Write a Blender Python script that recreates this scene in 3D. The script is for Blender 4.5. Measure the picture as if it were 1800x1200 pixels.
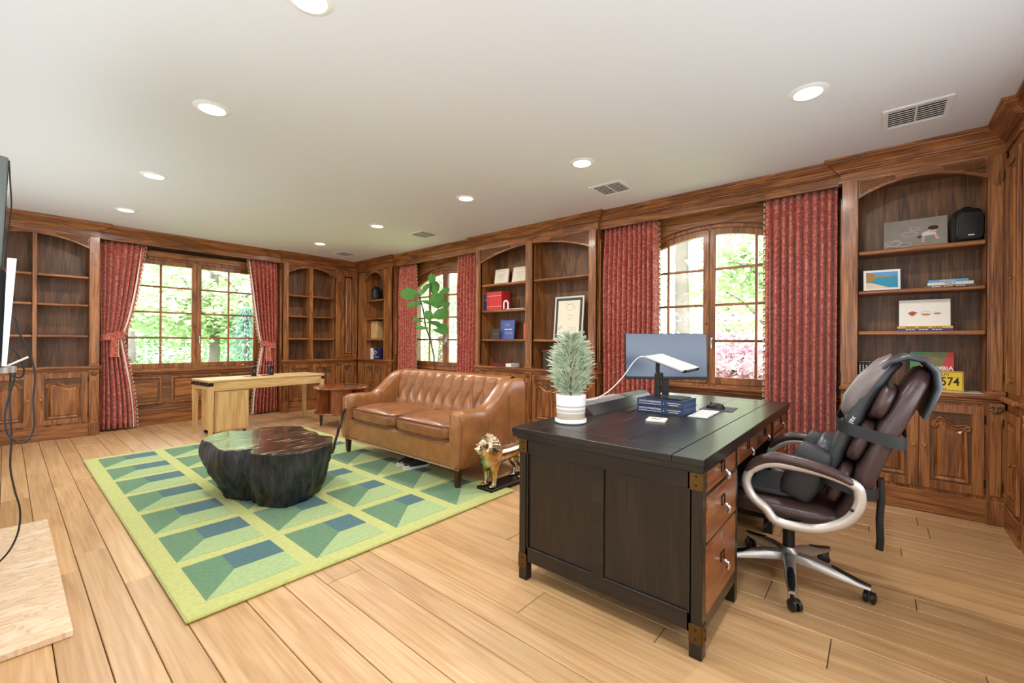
import bpy, bmesh, math, random
from mathutils import Matrix, Vector, noise as mnoise

# ---------------------------------------------------------------- scene reset
for o in list(bpy.data.objects): bpy.data.objects.remove(o, do_unlink=True)
SC = bpy.context.scene
COL = SC.collection
PI = math.pi
def rad(d): return math.radians(d)

# ---------------------------------------------------------------- camera
# x: towards the wall with the two arched windows, y: towards the wall with the wide window
F_PX, YAW, ROLL, EYE = 757.0, rad(49.65), 0.0063, 1.25
cam = bpy.data.cameras.new('camera')
cam.sensor_width = 36.0; cam.lens = F_PX / 1800 * 36.0
cam.shift_y = -1.2 / 1800
cam.clip_start = 0.02; cam.clip_end = 300
cam_o = bpy.data.objects.new('camera', cam); COL.objects.link(cam_o)
cam_o.matrix_world = Matrix.Translation((0, 0, EYE)) @ Matrix.Rotation(-YAW, 4, 'Z') @ Matrix.Rotation(PI/2, 4, 'X') @ Matrix.Rotation(ROLL, 4, 'Z')
SC.camera = cam_o

# ---------------------------------------------------------------- sky, sun, exposure
W = bpy.data.worlds.new('sky'); SC.world = W; W.use_nodes = True
bg = W.node_tree.nodes['Background']
bg.inputs[0].default_value = (0.93, 0.97, 1.0, 1); bg.inputs[1].default_value = 8.5
sun = bpy.data.lights.new('sun', 'SUN'); sun.energy = 5.0; sun.angle = rad(8); sun.color = (1, .97, .9)
sun_o = bpy.data.objects.new('sun', sun); COL.objects.link(sun_o)
sun_o.rotation_euler = Vector((0.55, 0.5, -0.75)).to_track_quat('-Z', 'Y').to_euler()
SC.view_settings.view_transform = 'Standard'; SC.view_settings.look = 'None'
SC.view_settings.gamma = 1.0; SC.view_settings.use_curve_mapping = False
SC.view_settings.exposure = 0.1
# sky portals in the three window openings (they only guide the sampling of the sky)
def portal(loc, direction, sx, sy):
    l = bpy.data.lights.new('window_portal', 'AREA'); l.shape = 'RECTANGLE'; l.size = sx; l.size_y = sy
    l.cycles.is_portal = True
    o = bpy.data.objects.new('window_portal', l); COL.objects.link(o); o.location = loc
    o.rotation_euler = Vector(direction).to_track_quat('-Z', 'Z').to_euler()
portal((5.02, 1.356, 1.62), (-1, 0, 0), 1.8, 1.7)
portal((5.02, 5.56, 1.62), (-1, 0, 0), 1.8, 1.7)
portal((1.92, 8.32, 1.62), (0, -1, 0), 1.9, 1.7)
# added soft fill lights along the two unseen walls; no openings are built there
X_LEFT = -.60
def area(name, loc, direction, sx, sy, power, color=(1, 1, 1), spread=180):
    l = bpy.data.lights.new(name, 'AREA'); l.shape = 'RECTANGLE'; l.size = sx; l.size_y = sy
    l.energy = power; l.color = color; l.spread = rad(spread)
    o = bpy.data.objects.new(name, l); COL.objects.link(o); o.location = loc
    o.rotation_euler = Vector(direction).to_track_quat('-Z', 'Y').to_euler()
    return o
area('hearth_side_fill', (X_LEFT, 3.4, 1.55), (1, 0, .35), 7.0, 1.5, 115, (.84, .92, 1.0))  # invented fill light along the unseen hearth wall
area('front_wall_fill', (1.3, -.93, 1.55), (0, 1, .35), 3.4, 1.5, 64, (.84, .92, 1.0))  # invented fill light along the unseen front wall, which has no doorway
DOWNLIGHT_W = 17.0

# ---------------------------------------------------------------- colour and materials
def lin(c):
    c /= 255.0
    return c/12.92 if c <= .04045 else ((c+.055)/1.055)**2.4
def S(r, g, b): return (lin(r), lin(g), lin(b), 1.0)
MATS = {}
def newmat(name):
    m = bpy.data.materials.new(name); m.use_nodes = True; MATS[name] = m
    nt = m.node_tree
    return m, nt, nt.nodes['Principled BSDF'], nt.nodes.new, nt.links.new
def plain(name, col, rough=.5, metal=0, spec=.5, bump=0, bscale=80, var=0, coat=0, sheen=0, emit=None, estr=0, alpha=None):
    m, nt, p, N, L = newmat(name)
    p.inputs['Base Color'].default_value = col
    p.inputs['Roughness'].default_value = rough
    p.inputs['Metallic'].default_value = metal
    p.inputs['Specular IOR Level'].default_value = spec
    if coat: p.inputs['Coat Weight'].default_value = coat; p.inputs['Coat Roughness'].default_value = .12
    if sheen: p.inputs['Sheen Weight'].default_value = sheen
    if emit: p.inputs['Emission Color'].default_value = emit; p.inputs['Emission Strength'].default_value = estr
    if bump or var:
        tc = N('ShaderNodeTexCoord'); nz = N('ShaderNodeTexNoise')
        nz.inputs['Scale'].default_value = bscale; nz.inputs['Detail'].default_value = 5
        L(tc.outputs['Object'], nz.inputs['Vector'])
        if bump:
            b = N('ShaderNodeBump'); b.inputs['Strength'].default_value = bump; b.inputs['Distance'].default_value = .01
            L(nz.outputs['Fac'], b.inputs['Height']); L(b.outputs['Normal'], p.inputs['Normal'])
        if var:
            nz2 = N('ShaderNodeTexNoise'); nz2.inputs['Scale'].default_value = bscale/6; nz2.inputs['Detail'].default_value = 4
            L(tc.outputs['Object'], nz2.inputs['Vector'])
            r = N('ShaderNodeValToRGB')
            r.color_ramp.elements[0].position = .3; r.color_ramp.elements[1].position = .7
            r.color_ramp.elements[0].color = (col[0]*(1-var), col[1]*(1-var), col[2]*(1-var), 1)
            r.color_ramp.elements[1].color = (min(1, col[0]*(1+var)), min(1, col[1]*(1+var)), min(1, col[2]*(1+var)), 1)
            L(nz2.outputs['Fac'], r.inputs['Fac']); L(r.outputs['Color'], p.inputs['Base Color'])
    return m
def wood(name, dark, mid, light, axis='z', scale=1.0, rough=.4, bump=.15, coat=0.0, contrast=1.0, objvar=.0, stretch=9.0):
    """stained timber with the grain along one axis"""
    m, nt, p, N, L = newmat(name)
    tc = N('ShaderNodeTexCoord'); oi = N('ShaderNodeObjectInfo')
    off = N('ShaderNodeVectorMath'); off.operation = 'SCALE'; off.inputs[0].default_value = (7.3, 11.1, 5.7)
    L(oi.outputs['Random'], off.inputs['Scale'])
    add = N('ShaderNodeVectorMath'); add.operation = 'ADD'
    L(tc.outputs['Object'], add.inputs[0]); L(off.outputs[0], add.inputs[1])
    def mapped(a, b):
        mp = N('ShaderNodeMapping')
        s = [a*scale]*3; s['xyz'.index(axis)] = b*scale
        mp.inputs['Scale'].default_value = s; L(add.outputs[0], mp.inputs['Vector']); return mp
    broad = N('ShaderNodeTexNoise'); broad.inputs['Scale'].default_value = 1; broad.inputs['Detail'].default_value = 3
    broad.inputs['Distortion'].default_value = 1.2
    L(mapped(9, 9/stretch).outputs[0], broad.inputs['Vector'])
    # growth rings: a sine over the broad field gives the cathedral figure
    mul = N('ShaderNodeMath'); mul.operation = 'MULTIPLY'; mul.inputs[1].default_value = 26
    L(broad.outputs['Fac'], mul.inputs[0])
    sn = N('ShaderNodeMath'); sn.operation = 'SINE'; L(mul.outputs[0], sn.inputs[0])
    fine = N('ShaderNodeTexNoise'); fine.inputs['Scale'].default_value = 1; fine.inputs['Detail'].default_value = 4
    L(mapped(150, 4).outputs[0], fine.inputs['Vector'])
    mx = N('ShaderNodeMath'); mx.operation = 'MULTIPLY_ADD'; mx.inputs[1].default_value = .085; 
    L(sn.outputs[0], mx.inputs[0]); L(fine.outputs['Fac'], mx.inputs[2])
    mx2 = N('ShaderNodeMath'); mx2.operation = 'MULTIPLY_ADD'; mx2.inputs[1].default_value = .55; 
    L(broad.outputs['Fac'], mx2.inputs[0]); 
    sub = N('ShaderNodeMath'); sub.operation = 'SUBTRACT'; sub.inputs[1].default_value = .27
    L(mx.outputs[0], sub.inputs[0]); L(sub.outputs[0], mx2.inputs[2])
    r = N('ShaderNodeValToRGB'); e = r.color_ramp.elements
    e[0].position = .5-.28/contrast; e[0].color = dark; e[1].position = .5+.25/contrast; e[1].color = light
    k = e.new(.5); k.color = mid
    L(mx2.outputs[0], r.inputs['Fac'])
    last = r.outputs['Color']
    if objvar:
        hsv = N('ShaderNodeHueSaturation')
        mr = N('ShaderNodeMapRange'); mr.inputs['To Min'].default_value = 1-objvar; mr.inputs['To Max'].default_value = 1+objvar
        L(oi.outputs['Random'], mr.inputs['Value']); L(mr.outputs[0], hsv.inputs['Value']); L(last, hsv.inputs['Color'])
        last = hsv.outputs['Color']
    L(last, p.inputs['Base Color'])
    p.inputs['Roughness'].default_value = rough
    if coat: p.inputs['Coat Weight'].default_value = coat; p.inputs['Coat Roughness'].default_value = .15
    if bump:
        b = N('ShaderNodeBump'); b.inputs['Strength'].default_value = bump; b.inputs['Distance'].default_value = .004
        L(mx2.outputs[0], b.inputs['Height']); L(b.outputs['Normal'], p.inputs['Normal'])
    return m
OAK = (S(80, 44, 20), S(140, 85, 42), S(176, 118, 66))
for ax in 'xyz': wood('oak_'+ax, *OAK, axis=ax, rough=.38, coat=.15)
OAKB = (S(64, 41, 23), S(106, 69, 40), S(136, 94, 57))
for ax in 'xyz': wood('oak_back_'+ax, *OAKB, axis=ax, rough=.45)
FLR = (S(158, 116, 74), S(194, 154, 108), S(214, 182, 140))
wood('floor_board', *FLR, axis='y', scale=.5, rough=.36, bump=.05, contrast=.5, objvar=.09)
for ax in 'xyz': wood('light_oak_'+ax, S(176, 132, 78), S(208, 168, 112), S(224, 190, 136), axis=ax, rough=.45, contrast=.8, bump=.05)
for ax in 'xyz': wood('black_wood_'+ax, S(9, 6, 5), S(19, 13, 10), S(36, 27, 21), axis=ax, rough=.32, bump=.10, coat=.15)
for ax in 'xyz': wood('drawer_wood_'+ax, S(92, 46, 20), S(130, 72, 36), S(160, 98, 54), axis=ax, rough=.32, contrast=.8, bump=.05, coat=.3)
for ax in 'xyz': wood('mahogany_'+ax, S(82, 36, 14), S(128, 64, 28), S(160, 92, 44), axis=ax, rough=.28, contrast=.9, bump=.03, coat=.4)
plain('leg_wood', S(62, 36, 20), .35)
plain('brass', S(190, 150, 80), .28, 1)
plain('antique_brass', S(104, 80, 46), .5, 1)
plain('polished_brass', S(205, 175, 118), .16, 1)
plain('steel', S(190, 190, 190), .25, 1)
plain('silver_paint', S(188, 184, 178), .32, .75)
plain('champagne_metal', S(206, 200, 192), .34, .45)
plain('black_plastic', S(22, 22, 24), .4)
plain('black_gloss', S(14, 14, 16), .15)
plain('dark_iron', S(40, 38, 36), .4, .6)
plain('white_paint', S(242, 242, 240), .6)
plain('vent_white', S(232, 232, 230), .5)
plain('vent_dark', S(34, 34, 36), .9)
plain('ceiling_white', S(228, 231, 236), .85, spec=.2)
plain('white_plastic', S(238, 238, 236), .35)
plain('paper', S(240, 236, 226), .8)
plain('cream_paper', S(236, 226, 204), .8)
plain('pages', S(225, 215, 195), .85)
plain('ink', S(50, 46, 42), .8)
plain('gold_print', S(214, 196, 150), .5)
plain('white_print', S(240, 240, 238), .6)
plain('plaster', S(226, 222, 214), .85)
def mat(n): return MATS[n] if isinstance(n, str) else n

# ---------------------------------------------------------------- mesh builder
class MB:
    def __init__(s): s.v = []; s.f = []; s.mi = []; s.M = None; s.cur = 0
    def add(s, vs, fs):
        n = len(s.v)
        if s.M is not None: vs = [tuple(s.M @ Vector(q)) for q in vs]
        s.v += [tuple(q) for q in vs]
        for q in fs: s.f.append(tuple(i+n for i in q)); s.mi.append(s.cur)
        return s
    def box(s, x0, x1, y0, y1, z0, z1, b=0.0):
        if x1 < x0: x0, x1 = x1, x0
        if y1 < y0: y0, y1 = y1, y0
        if z1 < z0: z0, z1 = z1, z0
        b = min(b, (x1-x0)/2.01, (y1-y0)/2.01, (z1-z0)/2.01)
        if b <= 0:
            vs = [(x, y, z) for x in (x0, x1) for y in (y0, y1) for z in (z0, z1)]
            return s.add(vs, [(0,1,3,2),(4,6,7,5),(0,4,5,1),(2,3,7,6),(0,2,6,4),(1,5,7,3)])
        vs = []; idx = {}
        for i, x in enumerate((x0, x1)):
            for j, y in enumerate((y0, y1)):
                for k, z in enumerate((z0, z1)):
                    sx, sy, sz = (1, -1)[i], (1, -1)[j], (1, -1)[k]
                    for a in range(3):
                        q = [x+sx*b, y+sy*b, z+sz*b]; q[a] = (x, y, z)[a]
                        idx[(i, j, k, a)] = len(vs); vs.append(tuple(q))
        fs = []
        g = idx
        for i in (0, 1):
            q = [g[(i,0,0,0)], g[(i,0,1,0)], g[(i,1,1,0)], g[(i,1,0,0)]]; fs.append(q if i == 0 else q[::-1])
            q = [g[(0,i,0,1)], g[(1,i,0,1)], g[(1,i,1,1)], g[(0,i,1,1)]]; fs.append(q if i == 0 else q[::-1])
            q = [g[(0,0,i,2)], g[(0,1,i,2)], g[(1,1,i,2)], g[(1,0,i,2)]]; fs.append(q if i == 0 else q[::-1])
        for i in (0, 1):
            for j in (0, 1):
                fs.append([g[(i,j,0,0)], g[(i,j,1,0)], g[(i,j,1,1)], g[(i,j,0,1)]][::(1 if i == j else -1)][::-1])
                fs.append([g[(i,0,j,0)], g[(i,1,j,0)], g[(i,1,j,2)], g[(i,0,j,2)]][::(1 if i == j else -1)])
                fs.append([g[(0,i,j,1)], g[(1,i,j,1)], g[(1,i,j,2)], g[(0,i,j,2)]][::(1 if i == j else -1)][::-1])
                for k in (0, 1):
                    q = [g[(i,j,k,0)], g[(i,j,k,1)], g[(i,j,k,2)]]
                    fs.append(q if (i+j+k) % 2 == 1 else q[::-1])
        return s.add(vs, fs)
    def prism(s, poly, axis, a, b):
        """extrude a 2-D polygon along an axis; poly is in the two remaining axes in xyz order"""
        n = len(poly)
        def P(u, v, w): return {'x': (w, u, v), 'y': (u, w, v), 'z': (u, v, w)}[axis]
        vs = [P(u, v, a) for u, v in poly] + [P(u, v, b) for u, v in poly]
        fs = [tuple(range(n))[::-1], tuple(range(n, 2*n))] + [(i, (i+1) % n, n+(i+1) % n, n+i) for i in range(n)]
        return s.add(vs, fs)
    def tube(s, pts, r, n=8, closed=False):
        pts = [Vector(p) for p in pts]; m = len(pts)
        rs = r if isinstance(r, (list, tuple)) else [r]*m
        vs = []; prev = None
        for i, p in enumerate(pts):
            if closed: d = pts[(i+1) % m]-pts[i-1]
            else: d = pts[min(i+1, m-1)]-pts[max(i-1, 0)]
            if d.length < 1e-9: d = Vector((0, 0, 1))
            d.normalize()
            if prev is None:
                u = d.cross(Vector((0, 0, 1)))
                if u.length < .05: u = d.cross(Vector((1, 0, 0)))
            else: u = prev - d*prev.dot(d)
            u.normalize(); prev = u; w = d.cross(u)
            for k in range(n):
                a = 2*PI*k/n
                vs.append(tuple(p+(u*math.cos(a)+w*math.sin(a))*rs[i]))
        fs = []
        for i in range(m if closed else m-1):
            j = (i+1) % m
            for k in range(n): fs.append((i*n+k, i*n+(k+1) % n, j*n+(k+1) % n, j*n+k))
        if not closed: fs += [tuple(range(n))[::-1], tuple(range((m-1)*n, m*n))]
        return s.add(vs, fs)
    def lathe(s, prof, n=24, c=(0, 0, 0)):
        vs = []; m = len(prof)
        for r, z in prof:
            for k in range(n):
                a = 2*PI*k/n; vs.append((c[0]+r*math.cos(a), c[1]+r*math.sin(a), c[2]+z))
        fs = []
        for i in range(m-1):
            for k in range(n): fs.append((i*n+k, i*n+(k+1) % n, (i+1)*n+(k+1) % n, (i+1)*n+k))
        fs += [tuple(range(n))[::-1], tuple(range((m-1)*n, m*n))]
        return s.add(vs, fs)
    def grid(s, fn, nu, nv, cu=False, cv=False):
        vs = [fn(i/(nu if cu else nu-1), j/(nv if cv else nv-1)) for i in range(nu) for j in range(nv)]
        fs = []
        for i in range(nu if cu else nu-1):
            for j in range(nv if cv else nv-1):
                a, b = i, (i+1) % nu; c, d = j, (j+1) % nv
                fs.append((a*nv+c, b*nv+c, b*nv+d, a*nv+d))
        return s.add(vs, fs)
    def loft(s, rings, cap=True):
        n = len(rings[0]); vs = [q for r in rings for q in r]; fs = []
        for i in range(len(rings)-1):
            for k in range(n): fs.append((i*n+k, i*n+(k+1) % n, (i+1)*n+(k+1) % n, (i+1)*n+k))
        if cap: fs += [tuple(range(n))[::-1], tuple(range((len(rings)-1)*n, len(rings)*n))]
        return s.add(vs, fs)
    def ball(s, c, r, nu=14, nv=9):
        r = r if isinstance(r, (list, tuple)) else (r, r, r)
        def fn(u, v):
            a = 2*PI*u; t = PI*(v*.998+.001)
            return (c[0]+r[0]*math.sin(t)*math.cos(a), c[1]+r[1]*math.sin(t)*math.sin(a), c[2]-r[2]*math.cos(t))
        return s.grid(fn, nu, nv, cu=True)
    def build(s, name, m, parent=None, smooth=35, label=None, cat=None, group=None, kind=None, loc=None, rot=None, fixn=True):
        me = bpy.data.meshes.new(name); me.from_pydata(s.v, [], s.f)
        ms = m if isinstance(m, (list, tuple)) else [m]
        for q in ms: me.materials.append(mat(q))
        if len(ms) > 1: me.polygons.foreach_set('material_index', s.mi)
        if fixn:
            bm = bmesh.new(); bm.from_mesh(me); bmesh.ops.recalc_face_normals(bm, faces=bm.faces); bm.to_mesh(me); bm.free()
        if smooth: me.shade_smooth(); me.set_sharp_from_angle(angle=rad(smooth))
        me.update()
        o = bpy.data.objects.new(name, me); COL.objects.link(o)
        if parent: o.parent = parent
        if loc: o.location = loc
        if rot is not None: o.rotation_euler = rot if isinstance(rot, tuple) else (0, 0, rot)
        return tag(o, label, cat, group, kind)
def tag(o, label=None, cat=None, group=None, kind=None):
    if label: o['label'] = label
    if cat: o['category'] = cat
    if group: o['group'] = group
    if kind: o['kind'] = kind
    return o
def thing(name, label, cat, loc=(0, 0, 0), rz=0.0, group=None):
    o = bpy.data.objects.new(name, None); COL.objects.link(o); o.empty_display_size = .1
    o.location = loc; o.rotation_euler = (0, 0, rz)
    return tag(o, label, cat, group)
def dup(root, loc, rz, label=None, group=None):
    r = root.copy(); COL.objects.link(r); r.location = loc; r.rotation_euler = (0, 0, rz)
    if label: r['label'] = label
    if group: r['group'] = group
    for ch in list(root.children):
        c = ch.copy(); COL.objects.link(c); c.parent = r
        for g in list(ch.children):
            d = g.copy(); COL.objects.link(d); d.parent = c
    return r
def text(body, size, m, M, parent, name='lettering', align='CENTER', extr=.0006, sx=1.0, bold=0):
    cu = bpy.data.curves.new(name, 'FONT'); cu.body = body; cu.size = size; cu.align_x = align; cu.align_y = 'CENTER'
    cu.extrude = extr; cu.resolution_u = 3; cu.offset = bold
    o = bpy.data.objects.new(name, cu); COL.objects.link(o)
    bpy.context.view_layer.update()
    me = bpy.data.meshes.new_from_object(o); bpy.data.objects.remove(o, do_unlink=True)
    me.transform(M @ Matrix.Diagonal((sx, 1, 1, 1))); me.materials.clear(); me.materials.append(mat(m))
    o = bpy.data.objects.new(name, me); COL.objects.link(o); o.parent = parent
    return o
def bars(parent, m, M, spans, h):
    """rows of print too small to read: short flat strokes"""
    q = MB(); q.M = M
    for a, b, y in spans: q.box(a, b, y-h/2, y+h/2, 0, .0006)
    return q.build('small_print', m, parent, smooth=0, kind='stuff')
def frame_m(origin, xdir, ydir):
    x = Vector(xdir).normalized(); y = Vector(ydir).normalized(); z = x.cross(y)
    M = Matrix((x, y, z)).transposed().to_4x4(); M.translation = Vector(origin); return M
def bez(pts, n=10):
    """smooth curve through points (Catmull-Rom)"""
    P = [Vector(p) for p in pts]; out = []
    for i in range(len(P)-1):
        a = P[max(i-1, 0)]; b = P[i]; c = P[i+1]; d = P[min(i+2, len(P)-1)]
        for k in range(n):
            t = k/n
            out.append(.5*((2*b)+(c-a)*t+(2*a-5*b+4*c-d)*t*t+(3*b-a-3*c+d)*t**3))
    out.append(P[-1]); return out
# a pixel of the photograph as a direction, for placing things on a known plane
def ray(u, v):
    du, dv = u-900, v-598.8
    F = Vector((math.sin(YAW), math.cos(YAW), 0)); R = Vector((math.cos(YAW), -math.sin(YAW), 0))
    return F + R*((du+ROLL*dv)/F_PX) + Vector((0, 0, -(dv-ROLL*du)/F_PX))
def on(axis, val, u, v):
    r = ray(u, v); k = 'xyz'.index(axis); base = (0, 0, EYE)[k]
    return Vector((0, 0, EYE)) + r*((val-base)/r[k])
# ================================================================ THE ROOM
CEIL, XR, YB = 2.738, 4.433, 7.715        # ceiling height, bookcase faces on the two long walls
XW, YW = 4.75, 8.02                        # inner faces of the window walls
X0, Y0 = -0.62, -0.95                      # walls behind the camera
FLY0 = -0.665                              # cabinet face on the near wall
rnd = random.Random(7)

# ---- floor: sub-floor with separate boards
fl = MB(); fl.box(X0-.2, XW+.25, Y0-.2, YW+.25, -.12, -.022)
floor = fl.build('floor', plain('floor_joint', S(146, 110, 72), .8), smooth=0, kind='structure')
xs = [-.62, -.46, -.30, -.15, -.02, .13, .265, .40, .526, .752]
while xs[-1] < 4.9: xs.append(xs[-1]+rnd.choice([.13, .15, .17, .2, .22]))
for i in range(len(xs)-1):
    y = Y0-rnd.random()*1.3
    while y < YW+.1:
        ln = rnd.uniform(1.15, 2.0)
        a, b = max(y, Y0), min(y+ln, YW+.1); y += ln
        if b-a < .05 or xs[i] > XW+.05: continue
        m = MB(); g = .0016
        top = rnd.uniform(-.0012, 0)
        m.box(xs[i]+g, min(xs[i+1], XW+.05)-g, a+g, b-g, -.021, top, .0025)
        m.build('plank', 'floor_board', floor, smooth=30, fixn=False)

# ---- ceiling, plain walls behind the camera
MB().box(X0-.2, XW+.25, Y0-.2, YW+.25, CEIL, CEIL+.15).build('ceiling', 'ceiling_white', smooth=0, kind='structure')
MB().box(X0-.2, X0, Y0-.2, YW+.25, 0, CEIL).build('wall_left', 'plaster', smooth=0, kind='structure')
MB().box(X0, XW+.25, Y0-.2, Y0, 0, CEIL).build('wall_front', 'plaster', smooth=0, kind='structure')

# ---- window walls
WIN_HW, SILL, ZTOP, RAD = .87, .78, 2.475, 1.62
def arch_z(dx, top=ZTOP): return top-(RAD-math.sqrt(max(RAD*RAD-dx*dx, 0)))
WINS_R = (1.356, 5.56)
m = MB(); T = .22
ys = Y0-.2
for c in WINS_R:
    m.box(XW, XW+T, ys, c-WIN_HW, 0, CEIL); ys = c+WIN_HW
    m.box(XW, XW+T, c-WIN_HW, c+WIN_HW, 0, SILL)
    n = 20
    pts = [(c-WIN_HW+2*WIN_HW*k/n, arch_z(-WIN_HW+2*WIN_HW*k/n)) for k in range(n+1)]
    for k in range(n): m.prism([pts[k], pts[k+1], (pts[k+1][0], CEIL), (pts[k][0], CEIL)], 'x', XW, XW+T)
m.box(XW, XW+T, ys, YW+T, 0, CEIL)
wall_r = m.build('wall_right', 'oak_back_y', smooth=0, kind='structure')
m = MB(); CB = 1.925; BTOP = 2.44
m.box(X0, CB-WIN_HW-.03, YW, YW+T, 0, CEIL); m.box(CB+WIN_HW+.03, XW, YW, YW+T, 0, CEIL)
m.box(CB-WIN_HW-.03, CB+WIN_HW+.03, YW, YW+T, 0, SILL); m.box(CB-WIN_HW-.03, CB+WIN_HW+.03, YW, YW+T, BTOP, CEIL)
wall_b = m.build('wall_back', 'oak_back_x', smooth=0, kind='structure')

# panelling under and over the windows (children of the walls); local x to the right, y into the wall
def on_wall(which, c):
    return Matrix.Translation((c, YW, 0)) if which == 'b' else Matrix.Translation((XW, c, 0)) @ Matrix.Rotation(-PI/2, 4, 'Z')
def panelling(wall, which, c, x0, x1, n, gx, gz):
    M = on_wall(which, c)
    def mk(name, fn, mt):
        q = MB(); q.M = M; fn(q); return q.build(name, mt, wall)
    mk('baseboard', lambda q: (q.box(x0, x1, -.018, .0, 0, .20, .003), q.box(x0, x1, -.026, 0, .20, .222, .006)), gx)
    mk('sill_ledge', lambda q: (q.box(x0, x1, -.055, .03, .757, .79, .012), q.box(x0, x1, -.028, .0, .73, .757, .008)), gx)
    w = (x1-x0)/n
    for k in range(n):
        a, b = x0+k*w+.055, x0+(k+1)*w-.055; z0, z1 = .295, .695
        def fr(q):
            q.box(a, b, -.020, 0, z0, z0+.026, .008); q.box(a, b, -.020, 0, z1-.026, z1, .008)
            q.box(a, a+.026, -.0195, 0, z0+.02, z1-.02, .008); q.box(b-.026, b, -.0195, 0, z0+.02, z1-.02, .008)
        mk('panel_moulding', fr, gz)
        mk('panel', lambda q: q.box(a+.045, b-.045, -.008, 0, z0+.045, z1-.045, .004), gx)
panelling(wall_b, 'b', CB, -1.13, 1.13, 3, 'oak_x', 'oak_z')
panelling(wall_r, 'r', 1.356, -1.12, 1.12, 3, 'oak_y', 'oak_z')
panelling(wall_r, 'r', 5.50, -1.06, 1.06, 3, 'oak_y', 'oak_z')

# ---- windows
m, nt, p, N, L = newmat('window_glass')
nt.nodes.remove(p)
tr = N('ShaderNodeBsdfTransparent'); gl = N('ShaderNodeBsdfGlossy'); gl.inputs['Roughness'].default_value = .02
fr = N('ShaderNodeFresnel'); fr.inputs['IOR'].default_value = 1.25; mx = N('ShaderNodeMixShader')
L(fr.outputs[0], mx.inputs[0]); L(tr.outputs[0], mx.inputs[1]); L(gl.outputs[0], mx.inputs[2])
L(mx.outputs[0], nt.nodes['Material Output'].inputs[0])
def window(name, which, c, arched):
    M = on_wall(which, c)
    root = bpy.data.objects.new(name, None); COL.objects.link(root); root.matrix_world = M; tag(root, kind='structure')
    hw = WIN_HW if arched else WIN_HW+.03
    top = (lambda x, d=0: arch_z(abs(x))-d) if arched else (lambda x, d=0: BTOP-d)
    def xsamp(a, b):
        n = 14 if arched else 1
        return [a+(b-a)*k/n for k in range(n+1)]
    def band(q, a, b, d0, d1, y0, y1):
        X = xsamp(a, b)
        for k in range(len(X)-1):
            q.prism([(X[k], top(X[k], d1)), (X[k+1], top(X[k+1], d1)), (X[k+1], top(X[k+1], d0)), (X[k], top(X[k], d0))], 'y', y0, y1)
    # fixed frame
    q = MB()
    for s in (-1, 1):
        a, b = sorted((s*hw, s*(hw-.035))); q.box(a, b, .02, .12, SILL, top(hw-.035, .0), .003)
    band(q, -hw, hw, 0, .035, .02, .12); q.box(-hw, hw, -.01, .12, SILL, SILL+.03, .004)
    q.build('window_frame', 'oak_z', root)
    # inner casing over the opening (a second arch on the wall face)
    q = MB()
    if arched:
        X = xsamp(-hw-.12, hw+.12)
        def cz(x, d): return ZTOP+.16+d-(RAD+.25-math.sqrt((RAD+.25)**2-x*x))
        for k in range(len(X)-1):
            q.prism([(X[k], cz(X[k], -.16)), (X[k+1], cz(X[k+1], -.16)), (X[k+1], cz(X[k+1], .0)), (X[k], cz(X[k], .0))], 'y', -.018, .0)
            q.prism([(X[k], cz(X[k], 0)), (X[k+1], cz(X[k+1], 0)), (X[k+1], cz(X[k+1], .025)), (X[k], cz(X[k], .025))], 'y', -.035, .0)
    else:
        q.box(-hw-.1, hw+.1, -.02, 0, BTOP, BTOP+.09, .006); q.box(-hw-.1, hw+.1, -.035, 0, BTOP+.09, BTOP+.12, .008)
    for s in (-1, 1):
        a, b = sorted((s*hw, s*(hw+.11))); q.box(a, b, -.02, 0, SILL+.01, 2.1 if arched else BTOP, .006)
    q.build('casing', 'oak_x', root)
    if which == 'b':
        MB().box(-hw-.1, hw+.1, -.075, -.045, 2.52, 2.545, .01).build('curtain_track', 'dark_iron', root)
    for s in (-1, 1):
        xi, xo = 0.0, hw-.037
        def X(a, b): return sorted((s*a, s*b))
        q = MB()
        a, b = X(.002, .062); q.box(a, b, .045, .10, SILL+.032, top(.03, .04), .006)
        a, b = X(xo-.062, xo); q.box(a, b, .045, .10, SILL+.032, top(xo-.03, .037), .006)
        a, b = X(.05, xo-.05); q.box(a, b, .0455, .0995, SILL+.032, .885, .006)
        a, b = X(.03, xo-.03); band(q, a, b, .038, .10, .0455, .0995)
        leaf = q.build('casement', 'oak_z', root)
        g0, g1, zc = .062, xo-.062, .437
        rows = (.885, 1.262, 1.638, 2.014)
        a, b = X(zc-.0125, zc+.0125)
        MB().box(a, b, .058, .088, .88, top(zc, .095), .005).build('muntin', 'oak_z', leaf)
        for z in rows[1:]:
            a, b = X(g0-.005, g1+.005); MB().box(a, b, .06, .086, z-.0125, z+.0125, .005).build('muntin', 'oak_x', leaf)
        for xa, xb in ((g0-.004, zc), (zc, g1+.004)):
            for r in range(4):
                z0 = rows[r]; z1 = rows[r+1] if r < 3 else None
                a, b = X(xa, xb); q = MB()
                if z1 is None:
                    XX = xsamp(a, b)
                    q.prism([(a, z0), (b, z0)]+[(x, top(x, .09)) for x in XX[::-1]], 'y', .071, .075)
                else: q.box(a, b, .071, .075, z0, z1)
                q.build('pane', 'window_glass', leaf, smooth=0)
        if s == 1:
            q = MB()
            q.box(.018, .046, .038, .046, 1.22, 1.30, .003); q.tube([(.032, .04, 1.285), (.032, .012, 1.285), (.032, .008, 1.27), (.032, .012, 1.18)], .008, 8)
            q.build('window_handle', 'steel', leaf)
        else:
            MB().box(-.03, -.016, .036, .046, 1.43, 1.45, .003).build('latch', 'dark_iron', leaf)
    return root
window('window_1', 'b', CB, False)
window('window_2', 'r', WINS_R[1], True)
window('window_3', 'r', WINS_R[0], True)

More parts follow.
